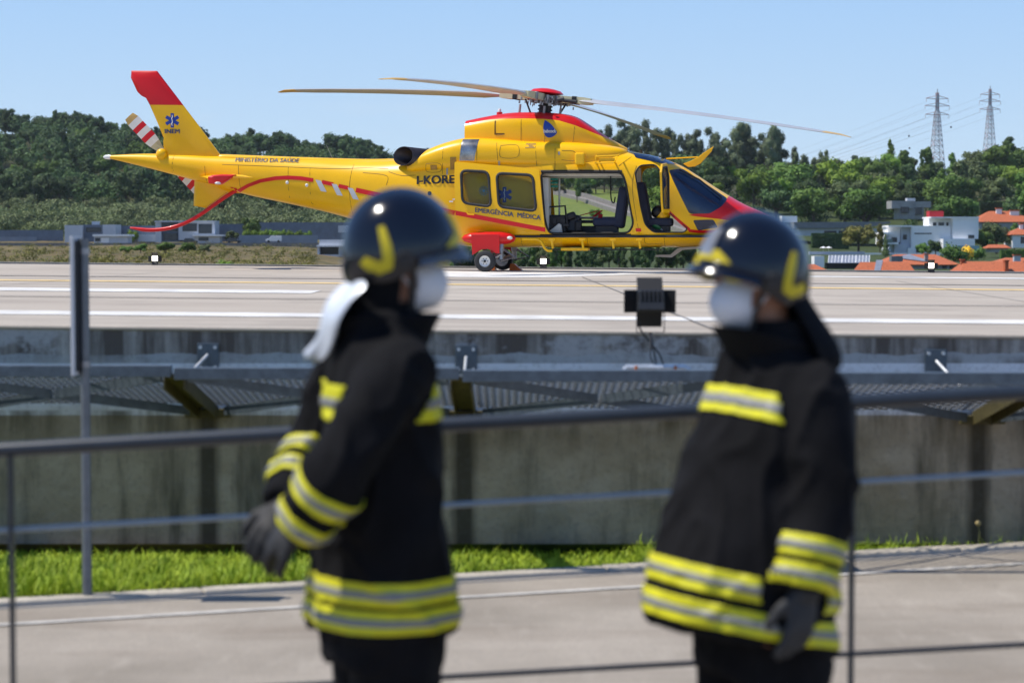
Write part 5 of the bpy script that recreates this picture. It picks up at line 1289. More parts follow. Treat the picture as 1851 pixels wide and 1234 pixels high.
def wheel(x, y, z, r_, w, parent):
    prof = [(.52, .42), (.60, .5), (.80, .5), (.93, .42), (1, .22), (1, -.22), (.93, -.42), (.80, -.5), (.60, -.5), (.52, -.42)]
    rings = [[Vector((x + r_ * p[0] * math.cos(a), y + w * p[1], z + r_ * p[0] * math.sin(a))) for p in prof] for a in [2 * math.pi * k / 32 for k in range(32)]]
    b = MB(); n_ = len(prof); vs = [p for q in rings for p in q]
    b.add(vs, [(i * n_ + j, i * n_ + (j + 1) % n_, ((i + 1) % 32) * n_ + (j + 1) % n_, ((i + 1) % 32) * n_ + j) for i in range(32) for j in range(n_)])
    t = b.build('main_wheel' if r_ > .15 else 'nose_wheel', M['rubber'], parent, 35)
    b = MB(); hub = [(.0, .30), (.12, .30), (.16, .24), (.36, .22), (.44, .34), (.54, .40), (.54, -.40), (.44, -.34), (.3, -.2), (0, -.2)]
    ring2 = [[Vector((x + r_ * p[0] * math.cos(a), y - w * p[1], z + r_ * p[0] * math.sin(a))) for p in hub] for a in [2 * math.pi * k / 24 for k in range(24)]]
    n_ = len(hub); b.add([p for q in ring2 for p in q], [(i * n_ + j, i * n_ + j + 1, ((i + 1) % 24) * n_ + j + 1, ((i + 1) % 24) * n_ + j) for i in range(24) for j in range(n_ - 1)])
    b.build('rim', M['white'], t, 35)
    b = MB()
    for k in range(6):
        a = k * math.pi / 3; b.cyl((x + r_ * .26 * math.cos(a), y - w * .20, z + r_ * .26 * math.sin(a)), (x + r_ * .26 * math.cos(a), y - w * .27, z + r_ * .26 * math.sin(a)), r_ * .045, 8)
    b.cyl((x, y - w * .2, z), (x, y - w * .38, z), r_ * .13, 12); b.build('wheel_bolt', M['dark'], t)
    return t
WR = .178
for sg_ in (-1, 1):
    wheel(0, sg_ * 1.1, WR, WR, .15, heli)
    b = MB(); sx_ = .33
    b.cyl((0, sg_ * 1.1, WR), (0, sg_ * .92, WR), .04, 10); b.cyl((.02, sg_ * .92, WR), (sx_ * .75, sg_ * .9, .30), .04, 8)
    b.cyl((sx_ * .7, sg_ * .9, .20), (sx_ * .7, sg_ * .86, .62), .045, 12); b.cyl((sx_ * .7, sg_ * .9, .34), (sx_ * .7, sg_ * .88, .46), .06, 12)
    b.tube([(sx_ * .7, sg_ * .88, .40), (.48, sg_ * .88, .24), (sx_ * .7, sg_ * .9, .18)], .02, 6)
    hp('main_gear_leg', b, M['steel'], None, 40)
    b = MB(); b.cyl((0, sg_ * .99, WR), (0, sg_ * .96, WR), .11, 16); hp('brake_disc', b, M['steel'], None, 40)
nx = HL(1332, 470, 0).x
wheel(nx, 0, .15, .149, .12, heli)
b = MB(); b.cyl((nx, .1, .15), (nx, -.1, .15), .025, 8); b.bar((nx, -.09, .14), (nx, -.09, .36), .03, .03, (1, 0, 0)); b.bar((nx, .09, .14), (nx, .09, .36), .03, .03, (1, 0, 0)); b.box((nx, 0, .36), (.06, .22, .05)); b.cyl((nx, 0, .36), (nx - .02, 0, .62), .04, 10)
hp('nose_gear_leg', b, M['steel'], None, 40)

# belly details: steps, brackets, antenna blade
b = MB(); q = [HL(x, y, -.9) for x, y in ((944, 432), (972, 432), (978, 436), (984, 448), (990, 453), (998, 453))]; b.tube(q, .022, 8)
hp('step_tube', b, M['yellow'], None, 50)
for x in (997, 1052, 1107, 1155):
    p0, p1 = HL(x, 433, -.83), HL(x + 2, 449, -.83); b = MB(); b.box((p0.x, -.80, p0.z), (.10, .06, .04)); b.bar((p0.x, -.82, p0.z), (p1.x, -.80, p1.z), .035, .05, (0, 1, 0)); hp('step_bracket', b, M['yellow'])
a, c = HL(1012, 450, -.8), HL(1062, 450, -.8); b = MB().bb((a.x, -.66, a.z - .03), (c.x, -.30, a.z + .02)); hp('belly_skid', b, M['yellow'], None, 0, .01)
b = MB().bb((a.x - .3, -.34, a.z - .02), (c.x + 1.2, .34, a.z)); hp('belly_panel', b, M['dark'])
b = MB().prism([HL(x, y, -.25) for x, y in ((1228, 448), (1270, 446), (1268, 449), (1233, 452), (1214, 465.5), (1184, 464), (1186, 461), (1212, 460), (1224, 449.5))], (0, .12, 0)); hp('belly_antenna', b, mat('beige blade antenna', (.42, .36, .30), .6))
# roof hardware: cable cutter and mirror-like fin ahead of the windshield
b = MB().prism([HL(x, y, -.02) for x, y in ((1235, 296), (1246, 292), (1262, 284), (1272, 276), (1290, 264.5), (1286, 274), (1266, 296), (1256, 301), (1244, 302))], (0, .05, 0)); hp('cable_cutter', b, M['yellow'], None, 0, .008)
b = MB().tube([HL(1204, 287, 0), HL(1262, 284, 0)], .012, 6); hp('cutter_strut', b, M['yellow'])
b = MB().tube([HL(x, y, .1) for x, y in ((1318, 362), (1324, 358), (1328, 364))], [.03, .02, .01], 8); hp('nose_probe', b, M['red'])
b = MB().cyl(HL(903, 208, 0), HL(903, 203, 0), .05, 14); b2_ = hp('beacon_base', b, M['red'], None, 40); b = MB().tube([HL(903, 203, 0), HL(903, 199, 0), HL(903, 196.5, 0)], [.03, .03, .015], 12); b.build('beacon_lamp', M['nav'], b2_, 50)
b = MB().tube([HL(602, 289, 0), HL(590, 262, 0)], [.006, .003], 5); hp('whip_antenna', b, M['grey'])
# cockpit-roof mast
hp('roof_antenna', MB().tube([HL(1159, 277, .1), HL(1159, 271, .1)], .025, 8), M['dark'])

# tail rotor gearbox, tail rotor, stabilisers, tail guard
c = HL(292, 279, -.1); hp('tail_gearbox', MB().ball((c.x, -.10, c.z), (.10, .09, .10), 16, 10), M['yellow'], None, 60)
tc_ = HL(300, 281, .32); b = MB(); b.cyl((tc_.x, .05, tc_.z), (tc_.x, .36, tc_.z), .07, 14); trh = hp('tail_rotor_hub', b, M['steel'], None, 40)
for sgn in (-1, 1):
    a = math.atan2(HL(238, 218, .3).z - HL(360, 346, .3).z, HL(238, 218, .3).x - HL(360, 346, .3).x); d = Vector((math.cos(a), 0, math.sin(a))) * sgn; nrm = Vector((-d.z, 0, d.x))
    segs = [(.12, .30, 'cuff'), (.30, .42, 'white'), (.42, .52, 'red'), (.52, .64, 'white'), (.64, .74, 'red'), (.74, .86, 'white'), (.86, .97, 'blade_tip')]
    for (r0, r1, mk) in segs:
        def wdt(r_): return .05 + .07 * min(1, max(0, (r_ - .12) / .25)) - (.03 if r_ > .93 else 0)
        q = []
        for r_ in (r0, r1):
            w = wdt(r_); cc = Vector((tc_.x, .34, tc_.z)) + d * r_
            q.append([cc + nrm * w + Vector((0, -.02, 0)), cc + nrm * w * .2 + Vector((0, .018, 0)), cc - nrm * w + Vector((0, .02, 0)), cc - nrm * w * .1 + Vector((0, -.012, 0))])
        hp('tail_blade', MB().loft(q), M[mk], trh)
for sg_ in (-1, 1):
    rings = []
    for k, (yl, xa, xb, yc_, th) in enumerate(((.12, 360, 432, 319, 8), (.7, 368, 434, 320, 8), (1.15, 376, 430, 322.5, 8))):
        a, c = HL(xa, yc_, -yl), HL(xb, yc_, -yl); L = c.x - a.x
        rings.append([Vector((a.x + L * u, sg_ * yl, a.z + w * th / 105 * .5)) for u, w in ((0, 0), (.25, .55), (.6, .9), (.88, .8), (1, 0), (.88, -.7), (.6, -.9), (.25, -.5))])
    hp('stabiliser', MB().loft(rings), M['yellow'], None, 40)
    rings = []
    for yl, k in ((1.13, .9), (1.16, 1), (1.24, 1), (1.28, .7)):
        c = HL(402, 324, -1.2); pts = [HL(x, y, -1.2) for x, y in ((377, 320), (384, 317), (402, 315.5), (427, 315.8), (414, 325), (402, 333), (396, 334.5), (378, 331.5))]
        rings.append([Vector((c.x + (p.x - c.x) * k, sg_ * yl, c.z + (p.z - c.z) * k)) for p in pts])
    hp('stabiliser_tip', MB().loft(rings), M['red'], None, 30)
    p = HL(393, 331, -1.29); hp('position_light', MB().ball((p.x, sg_ * 1.26, p.z), (.06, .05, .025), 10, 6), M['nav'], None, 60)
    a, c = HL(425, 318, -1.2), HL(457, 321, -1.2); hp('stabiliser_strake', MB().loft([[Vector((x, sg_ * (1.18 + k * .05), z + k2 * .025 * w)) for k, k2 in ((-1, 0), (0, 1), (1, 0), (0, -1))] for x, z, w in ((a.x - .05, a.z, 1.3), ((a.x + c.x) / 2, (a.z + c.z) / 2, 1), (c.x, c.z, .1))]), M['yellow'])
tg = [(428, 344), (419, 349), (404, 358.5), (385, 372), (365, 386), (345, 398), (326, 406.5), (305, 412.5), (282, 415.5), (262, 415.5), (248, 413.5), (235, 411.5)]
q = [Vector(p) for p in catmull([tuple(HL(x, y, -.062 if x > 360 else -.03 if x > 330 else 0)) for x, y in tg], 4)]
hp('tail_guard', MB().tube(q, [.034] * (len(q) - 6) + [.03, .027, .024, .021, .018, .012], 10), M['red'], None, 60)
p0, p1 = HL(200, 284, 0), HL(187, 284, 0); hp('tail_light', MB().tube([p0, p1 + (p0 - p1) * .3, p1], [.045, .04, .015], 10), M['nav'], None, 50)
star_c = None

# ---- main rotor: mast leans forward
hubp = HL(987, 181, 0); mast = empty('main_rotor'); mast.parent = heli; mast.location = hubp; mast.rotation_euler = (0, R(6.0), 0)
def mr(name, mb, m, smooth=40): return mb.build(name, m, mast, smooth)
b = MB(); b.cyl((0, 0, -.42), (0, 0, -.05), .105, 18)
for k in range(5): b.cyl((0, 0, -.36 + k * .06), (0, 0, -.335 + k * .06), .125, 18)
mr('rotor_mast', b, M['black'])
b = MB().tube([(0, 0, .06), (0, 0, .12), (0, 0, .165), (0, 0, .19), (0, 0, .20)], [.03, .29, .24, .12, .02], 24); mr('hub_cap', b, M['red'], 60)
b = MB(); b.cyl((0, 0, -.06), (0, 0, .07), .20, 16)
for k in range(8):
    a = k * math.pi / 4 + .2; b.cyl((.24 * math.cos(a), .24 * math.sin(a), -.07), (.24 * math.cos(a), .24 * math.sin(a), .075), .035, 8)
mr('rotor_hub', b, M['steel'])
b = MB()
for k in range(4):
    a = R(64 + 90 * k) - HY + R(38); c_, s_ = math.cos(a), math.sin(a)
    b.tube([(.22 * c_, .22 * s_, -.30), (.36 * c_, .36 * s_, -.02)], .016, 6); b.tube([(.10 * c_, .10 * s_, -.33), (.26 * c_, .26 * s_, -.24), (.30 * c_, .30 * s_, -.30)], .022, 6)
b.cyl((0, 0, -.30), (0, 0, -.26), .19, 16); mr('swashplate', b, M['dark'])
for x_, y_ in ((-.42, -.1), (.28, -.12), (-.1, .3), (.02, -.28)): mr('control_rod', MB().tube([(x_, y_, -.44), (x_, y_, -.12)], .022, 6), M['grey'])
# small fasteners all over the hub arms
b = MB(); rr_ = random.Random(5)
for k in range(90):
    a = rr_.uniform(0, 6.28); r_ = rr_.uniform(.2, .52); z_ = rr_.uniform(-.10, .07); b.cyl((r_ * math.cos(a), r_ * math.sin(a), z_ - .02), (r_ * math.cos(a), r_ * math.sin(a), z_ + .025), rr_.uniform(.008, .02), 6)
o = mr('hub_bolt', b, M['steel']); o['kind'] = 'stuff'
DROOP = [-.02, -.02, .0, .0]
for k in range(4):
    az = R(64 + 90 * k) - HY
    def bl_ring(r_, chord, th, z_, pitch, lead=0.):
        out = []
        prof = ((.25, 0), (.15, .5), (-.05, .62), (-.4, .38), (-.75, .05), (-.4, -.25), (-.05, -.38), (.15, -.32))
        for u, w in prof:
            y_, zz = chord * u + lead, th * w
            out.append(Vector((r_, y_ * math.cos(pitch) - zz * math.sin(pitch), z_ + y_ * math.sin(pitch) + zz * math.cos(pitch))))
        return out
    def zd(r_): return .03 - .235 * max(0, (r_ - .5) / 4.95) ** 1.7
    rings = [bl_ring(.62, .10, .10, zd(.62), R(8))] + [bl_ring(r_, c_, t_, zd(r_), R(p_)) for r_, c_, t_, p_ in ((.95, .20, .07, 11), (1.3, .33, .06, 12), (2.2, .34, .052, 10), (3.2, .34, .048, 8), (4.2, .34, .044, 6), (4.8, .34, .04, 5), (5.0, .32, .034, 4))]
    o = MB().loft(rings).build('rotor_blade', M['blade'], mast, 45)
    tip = MB().loft([bl_ring(5.0, .322, .0345, zd(5.0), R(4)), bl_ring(5.25, .28, .026, zd(5.25), R(3), -.02), bl_ring(5.45, .11, .012, zd(5.45) - .015, R(3), -.10)]).build('blade_tip', M['blade_tip'], o, 45)
    cf = MB(); cf.loft([[Vector((r_, y_ * w, zd(r_) + z_ * h)) for y_, z_ in ((-1, -1), (1, -1), (1, 1), (-1, 1))] for r_, w, h in ((.18, .07, .05), (.3, .09, .06), (.5, .085, .055), (.72, .075, .06), (.86, .07, .05))])
    cf.build('blade_cuff', M['cuff'], o)
    dm = MB().cyl((.34, -.16, .01), (.62, -.10, .0), .032, 10); dm.cyl((.30, -.17, .0), (.40, -.14, .03), .045, 10); dm.build('lag_damper', M['dark'], o, 40)
    gp = MB(); gp.box((.56, .0, zd(.56)), (.08, .20, .13)); gp.build('blade_grip', M['black'] if k in (1, 3) else M['steel'], o, bevel=.01)
    o.rotation_euler = (0, 0, az)

# ---- inside the cabin
def inside(name, lo, hi, m, bevel=.01, rot=None): return hp(name, MB().bb(lo, hi), m, None, 0, bevel)
fz = HL(1060, 423, -.5).z; cz_ = HL(1060, 318.5, -.5).z
xa, xb = HL(986, 400, -.5).x, HL(1250, 400, -.5).x
inside('cabin_floor', (xa - .6, -.74, fz - .06), (xb + .4, .74, fz - .02), M['dark'])
inside('ceiling_panel', (xa - .5, -.60, cz_), (HL(1135, 400, -.5).x, .60, cz_ + .05), M['lining'])
p = HL(999, 340, -.2); inside('rear_bulkhead', (p.x - .25, -.66, fz), (p.x - .02, -.25, cz_ - .02), M['lining'])
pb = HL(1004, 340, -.2); inside('cabin_post', (pb.x + .05, -.2, fz + .3), (pb.x + .08, -.15, cz_ - .03), M['lining'])
M['teal'] = mat('green kit pouch', (.015, .22, .16), .6); M['redstrap'] = mat('red strap', (.5, .01, .012), .7)
for k in range(3): 
    p = HL(999, 324 + k * 6.5, -.28); inside('kit_tray', (p.x - .09, -.34, p.z - .018), (p.x + .09, -.22, p.z + .018), M['teal'])
hp('ceiling_cable', MB().tube([Vector(v) for v in catmull([tuple(HL(x, y, -.4)) for x, y in ((1104, 318), (1104, 350), (1106, 364), (1110, 366), (1112, 356))], 5)], .012, 6), M['black'])
# seat in the cabin, facing aft
def seat(x0, bx, top, yl, w, lean):
    c = MB(); z0 = fz
    c.box((x0, yl, z0 + .20), (.46, w, .14)); s_ = hp('seat', c, M['navy'], None, 0, .04)
    b = MB(); b.bar((bx, yl, z0 + .1), (bx + lean, yl, top), w, .17, (1, 0, 0)); b.build('seat_back', M['navy'], s_, None, .05)
    MB().box((x0, yl, z0 + .07), (.36, w * .8, .12)).build('seat_base', M['dark'], s_); return s_
t1 = HL(1130, 338, -.35); seat(HL(1098, 415, -.35).x, HL(1119, 410, -.35).x, t1.z, -.36, .46, .10)
t2 = HL(1158, 330, -.35); seat(HL(1192, 415, -.35).x, HL(1172, 410, -.35).x, t2.z, -.38, .46, -.14)
p = HL(1186, 306, .3)
b = MB(); q = HL(1153, 310, -.2); b.bb((q.x - .08, -.3, q.z - .26), (q.x + .06, -.22, q.z + .05)); hp('cockpit_bulkhead', b, M['lining'])
a = HL(1246, 372, -.2); b = MB().box((a.x + .35, 0, a.z - .14), (.35, 1.0, .30)); hp('instrument_panel', b, M['dark'], None, 0, .05)
# open cockpit door, swung forward on its front edge
hin = [HL(1213, 322, -.80), HL(1246, 412, -.80)]
dp = [HL(x, y, -.80) for x, y in ((1209, 318), (1190, 296), (1158, 299), (1150, 314), (1158, 366), (1165, 385), (1236, 385))]
hx = HL(1211, 330, -.80).x; dr = empty('cockpit_door'); dr.parent = heli; dr.location = (hx, -.845, 0); dr.rotation_euler = (0, 0, R(79))
lp = [Vector((p.x - hx, 0, p.z)) for p in dp]; lp = [Vector((min(p.x, -.0), 0, p.z)) for p in lp]
inn = [Vector((c_.x + (p.x - c_.x) * .80, 0, c_.z + (p.z - c_.z) * .84)) for c_ in [sum(lp, Vector()) / len(lp)] for p in lp]
b = MB()
for i in range(len(lp)):
    j = (i + 1) % len(lp); b.add([lp[i], lp[j], inn[j], inn[i], lp[i] + Vector((0, .03, 0)), lp[j] + Vector((0, .03, 0)), inn[j] + Vector((0, .03, 0)), inn[i] + Vector((0, .03, 0))], [(0, 1, 2, 3), (7, 6, 5, 4), (0, 4, 5, 1), (3, 2, 6, 7)])
b.build('door_frame', M['yellow'], dr); MB().prism([p + Vector((0, .010, 0)) for p in inn], (0, .008, 0)).build('door_glass', M['windshield'], dr)
MB().tube(inn + [inn[0]], .016, 6).build('door_seal', M['dark'], dr)

# ---- loose things in and under the helicopter
def world_h(p): return HO + Matrix.Rotation(HY, 3, 'Z') @ Vector(p)
q = world_h((HL(1196, 388, -.45).x, -.48, HL(1196, 388, -.45).z)); hz_ = fz + HO.z
t = empty('flight_helmet', q, HY, 'yellow and black flight helmet resting on the cockpit seat', 'helmet')
MB().ball((0.02, 0, .0), (.13, .11, .12), 18, 12).build('helmet_shell', M['yellow'], t, 60); MB().ball((-.06, 0, .05), (.12, .118, .10), 16, 10, Matrix.Rotation(R(-40), 3, 'Y')).build('visor_cover', M['black'], t, 60)
q = world_h((HL(1180, 403, -.5).x, -.55, HL(1180, 403, -.5).z)); d = Vector((.8, 0, -.6))
t = empty('oxygen_bottle', q, HY, 'small green bottle lying on the open cockpit floor', 'bottle')
MB().tube([d * -.14, d * -.12, d * .10, d * .15, d * .17], [.03, .055, .055, .03, .02], 14).build('bottle_body', mat('green bottle', (.01, .13, .045), .3), t, 50); MB().tube([d * .17, d * .21], .02, 10).build('bottle_valve', M['steel'], t)
q = world_h((HL(1060, 405, 0).x, .05, fz)); t = empty('stretcher', q, HY, 'dark wheeled stretcher with red straps inside the open cabin', 'stretcher')
hgt = HL(1060, 398, 0).z - fz
MB().bb((-.75, -.28, hgt - .05), (.55, .28, hgt)).build('stretcher_bed', M['dark'], t, None, .02)
b = MB(); b.tube([(-.8, -.28, hgt + .04), (.62, -.28, hgt + .04)], .018, 6); b.tube([(-.8, .28, hgt + .04), (.62, .28, hgt + .04)], .018, 6); b.build('side_rail', M['steel'], t)
b = MB(); b.bb((-.35, -.30, hgt - .36), (.25, .30, hgt - .1)); b.build('stretcher_base', M['black'], t, None, .03)
for x_, dx in ((-.3, .5), (.1, .16)): MB().bar((x_, -.29, hgt + .02), (x_ + dx, -.1, hgt + .16), .06, .012).build('strap', M['redstrap'], t)
MB().bar((.27, -.30, hgt + .1), (.22, -.31, hgt - .14), .012, .07).build('strap', M['redstrap'], t)
q = world_h((HL(1013, 400, -.3).x, -.30, fz)); t = empty('medical_monitor', q, HY, 'black medical monitor and bags with a carry frame inside the cabin', 'monitor')
mz = HL(1013, 378, -.3).z - fz
b = MB(); b.bb((-.27, -.2, .02), (.12, .22, mz - .1)); b.build('monitor_case', M['black'], t, None, .03)
b = MB().tube([(-.22, -.2, mz - .12), (-.2, -.2, mz + .03), (.1, -.2, mz + .05), (.14, -.2, .1)], .02, 6); b.build('carry_frame', M['dark'], t, 40)
b = MB(); b.box((.24, 0, mz * .42), (.22, .36, mz * .72), Matrix.Rotation(R(12), 3, 'Y'), .8); b.box((.20, -.16, mz * .72), (.16, .12, .12), Matrix.Rotation(R(-20), 3, 'Y')); b.box((.32, -.15, mz * .3), (.12, .12, .2)); b.build('bag', M['black'], t, None, .035)
b = MB(); rr_ = random.Random(9)
for k in range(9): b.box((rr_.uniform(-.2, .25), -.23, rr_.uniform(.06, mz - .16)), (rr_.uniform(.04, .12), .03, rr_.uniform(.03, .09)))
b.build('front_panel', M['dark'], t)
q = world_h((HL(1004, 418, -.6).x, -.62, fz - .02)); t = MB().prism([(-.2, 0, 0), (.12, 0, .0), (.10, 0, .17), (.06, 0, .20), (-.06, 0, .1), (-.2, 0, .02)], (0, .22, 0)).build('white_cloth', M['lining'], None, None, .02)
t.location = q; t.rotation_euler = (0, 0, HY); tag(t, 'folded white cloth bundle on the cabin sill by the sliding door', 'cloth')
for k, (dx, lab) in enumerate(((-.30, 'orange wheel chock behind the far main wheel'), (.30, 'orange wheel chock in front of the far main wheel'))):
    q = world_h((dx * .75, 1.1, 0)); q.z = deck_z(q.x) + .003
    s_ = 1 if dx > 0 else -1
    o = MB().prism([(-.10 * s_, -.1, 0), (.12 * s_, -.1, 0), (-.02 * s_, -.1, .12), (-.08 * s_, -.1, .12)], (0, .2, 0)).build('wheel_chock', M['orange'])
    o.location = q; o.rotation_euler = (0, 0, HY); tag(o, lab, 'wheel chock', 'wheel chocks')
# ================================================================== THE TWO FIREFIGHTERS
M['turnout'] = mat('black turnout cloth', (.0072, .0072, .0085), .9, var=.4, scale=5, bump=.25, bscale=220, spec=.12)
M['glove'] = mat('glove leather', (.010, .010, .0115), .7, var=.4, scale=18); M['glove_grey'] = mat('grey worn glove', (.026, .027, .030), .75, var=.3, scale=18)
M['hi_yellow'] = mat('fluorescent yellow tape', (.60, .57, .008), .6, var=.1, scale=30); M['silver'] = mat('retroreflective tape', (.22, .22, .21), .45, var=.1, scale=60)
M['helmet'] = mat('gloss navy-black helmet', (.004, .0055, .012), .16, coat=.55, var=.2, croughness=.03, spec=.3); M['trim'] = mat('yellow helmet trim', (.60, .48, .01), .4, var=.05)
M['mask'] = mat('white mask', (.70, .72, .78), .8, var=.03, scale=12); M['skin'] = mat('skin', (.40, .19, .115), .55, var=.1, scale=9); M['curtain'] = mat('silver neck curtain', (.62, .66, .72), .38, metal=.25, var=.1, scale=5)
M['visor'] = glass_mat('helmet visor', (.12, .14, .17), .45, .08); M['eye'] = mat('eye', (.55, .55, .52), .2); M['iris'] = mat('iris', (.02, .015, .01), .2); M['hair'] = mat('dark hair', (.012, .009, .007), .7)
M['boot'] = mat('boot leather', (.012, .012, .013), .5); M['strap'] = mat('pale chin strap', (.33, .34, .34), .7)
def sec_ring(z, xb, xf, hw, tilt=0., e=2.3, n=36):
    xc, hd = (xb + xf) / 2, (xf - xb) / 2; out = []
    for k in range(n):
        a = 2 * math.pi * k / n; c, s_ = math.cos(a), math.sin(a)
        x = xc + hd * math.copysign(abs(c) ** (2 / e), c); y = hw * math.copysign(abs(s_) ** (2 / e), s_); out.append(Vector((x, y, z + tilt * x)))
    return out
def remesh(mb, vox, sm=6):
    return evaluated(mb.mesh(), [('REMESH', dict(mode='VOXEL', voxel_size=vox, use_smooth_shade=True)), ('SMOOTH', dict(factor=.5, iterations=sm))])
def wrinkle(me, amp, fr, seed, zmul=1.0):
    n = len(me.vertices); co = np.empty(n * 3, np.float32); me.vertices.foreach_get('co', co); no = np.empty(n * 3, np.float32); me.vertex_normals.foreach_get('vector', no); co = co.reshape(-1, 3); no = no.reshape(-1, 3)
    for i in range(n):
        p = co[i]; w = noise.noise(Vector((p[0] * fr + seed, p[1] * fr, p[2] * fr * zmul))); r_ = 1 - abs(noise.noise(Vector((p[0] * fr * 1.6, p[1] * fr * 1.6 + seed, p[2] * fr * 1.3 * zmul + w)))) * 2
        co[i] += no[i] * amp * (w * .7 + .6 * r_ * abs(r_))
    me.vertices.foreach_set('co', co.ravel()); me.update()
def slab(me, pt, nrm, hw, keep, off, thick=.0035):
    bm = bmesh.new(); bm.from_mesh(me); nrm = Vector(nrm).normalized(); pt = Vector(pt)
    for sg_ in (1, -1):
        bmesh.ops.bisect_plane(bm, geom=bm.verts[:] + bm.edges[:] + bm.faces[:], plane_co=pt + nrm * hw * sg_, plane_no=nrm * sg_, clear_outer=True)
    bmesh.ops.delete(bm, geom=[f for f in bm.faces if not keep(f.calc_center_median())], context='FACES')
    bm.normal_update()
    for v in bm.verts: v.co += v.normal * off
    m2 = bpy.data.meshes.new('band'); bm.to_mesh(m2); bm.free(); smooth_mesh(m2, 60)
    return evaluated(m2, [('SOLIDIFY', dict(thickness=thick, offset=1))])
def tape(me, pt, nrm, keep, parent, w=.037, s=.0125, off=.002):
    o = link_mesh('reflective_band', slab(me, pt, nrm, w, keep, off), M['hi_yellow'], parent); link_mesh('silver_stripe', slab(me, pt, nrm, s, keep, off + .004), M['silver'], o); return o
def seg_dist(p, a, b):
    a, b = Vector(a), Vector(b); t = max(0, min(1, (p - a).dot(b - a) / (b - a).length_squared)); return (p - a - (b - a) * t).length
def hand(mb, wrist, d, palm_n, curl, L=.19, mirror=1):
    """palm, four fingers of unequal length bent at the knuckles, thumb from the side of the palm"""
    d = Vector(d).normalized(); n_ = (Vector(palm_n) - d * Vector(palm_n).dot(d)).normalized(); s_ = d.cross(n_) * mirror; w = Vector(wrist)
    rot = Matrix((s_, n_, d)).transposed()
    mb.ball(w + d * .05, (.047, .022, .062), 14, 10, rot)
    for k, (off, ln) in enumerate(((-.033, .078), (-.011, .090), (.011, .084), (.032, .066))):
        p = w + d * .09 + s_ * off; q = [w + d * .05 + s_ * off * .8, p]; dirv = d.copy()
        for j in range(3):
            ang = curl * (j + 1) * .8 + k * .06; dv = d * math.cos(ang) + n_ * math.sin(ang); q.append(q[-1] + dv * ln * (.42, .33, .25)[j])
        mb.tube(q, [.013, .0125, .0115, .0105, .008], 8)
    q = [w + d * .02 - s_ * .03, w + d * .05 - s_ * .058 + n_ * .012, w + d * .082 - s_ * .066 + n_ * .03, w + d * .10 - s_ * .06 + n_ * .045]; mb.tube(q, [.016, .0145, .013, .009], 8)
def helmet_pt(x, z, side, k=1.0, A=(.150, .128, .158)):
    a, b, c = A; q = max(.0, 1 - (x / a) ** 2 - (z / c) ** 2); return Vector((x, side * b * math.sqrt(q), z)) * k
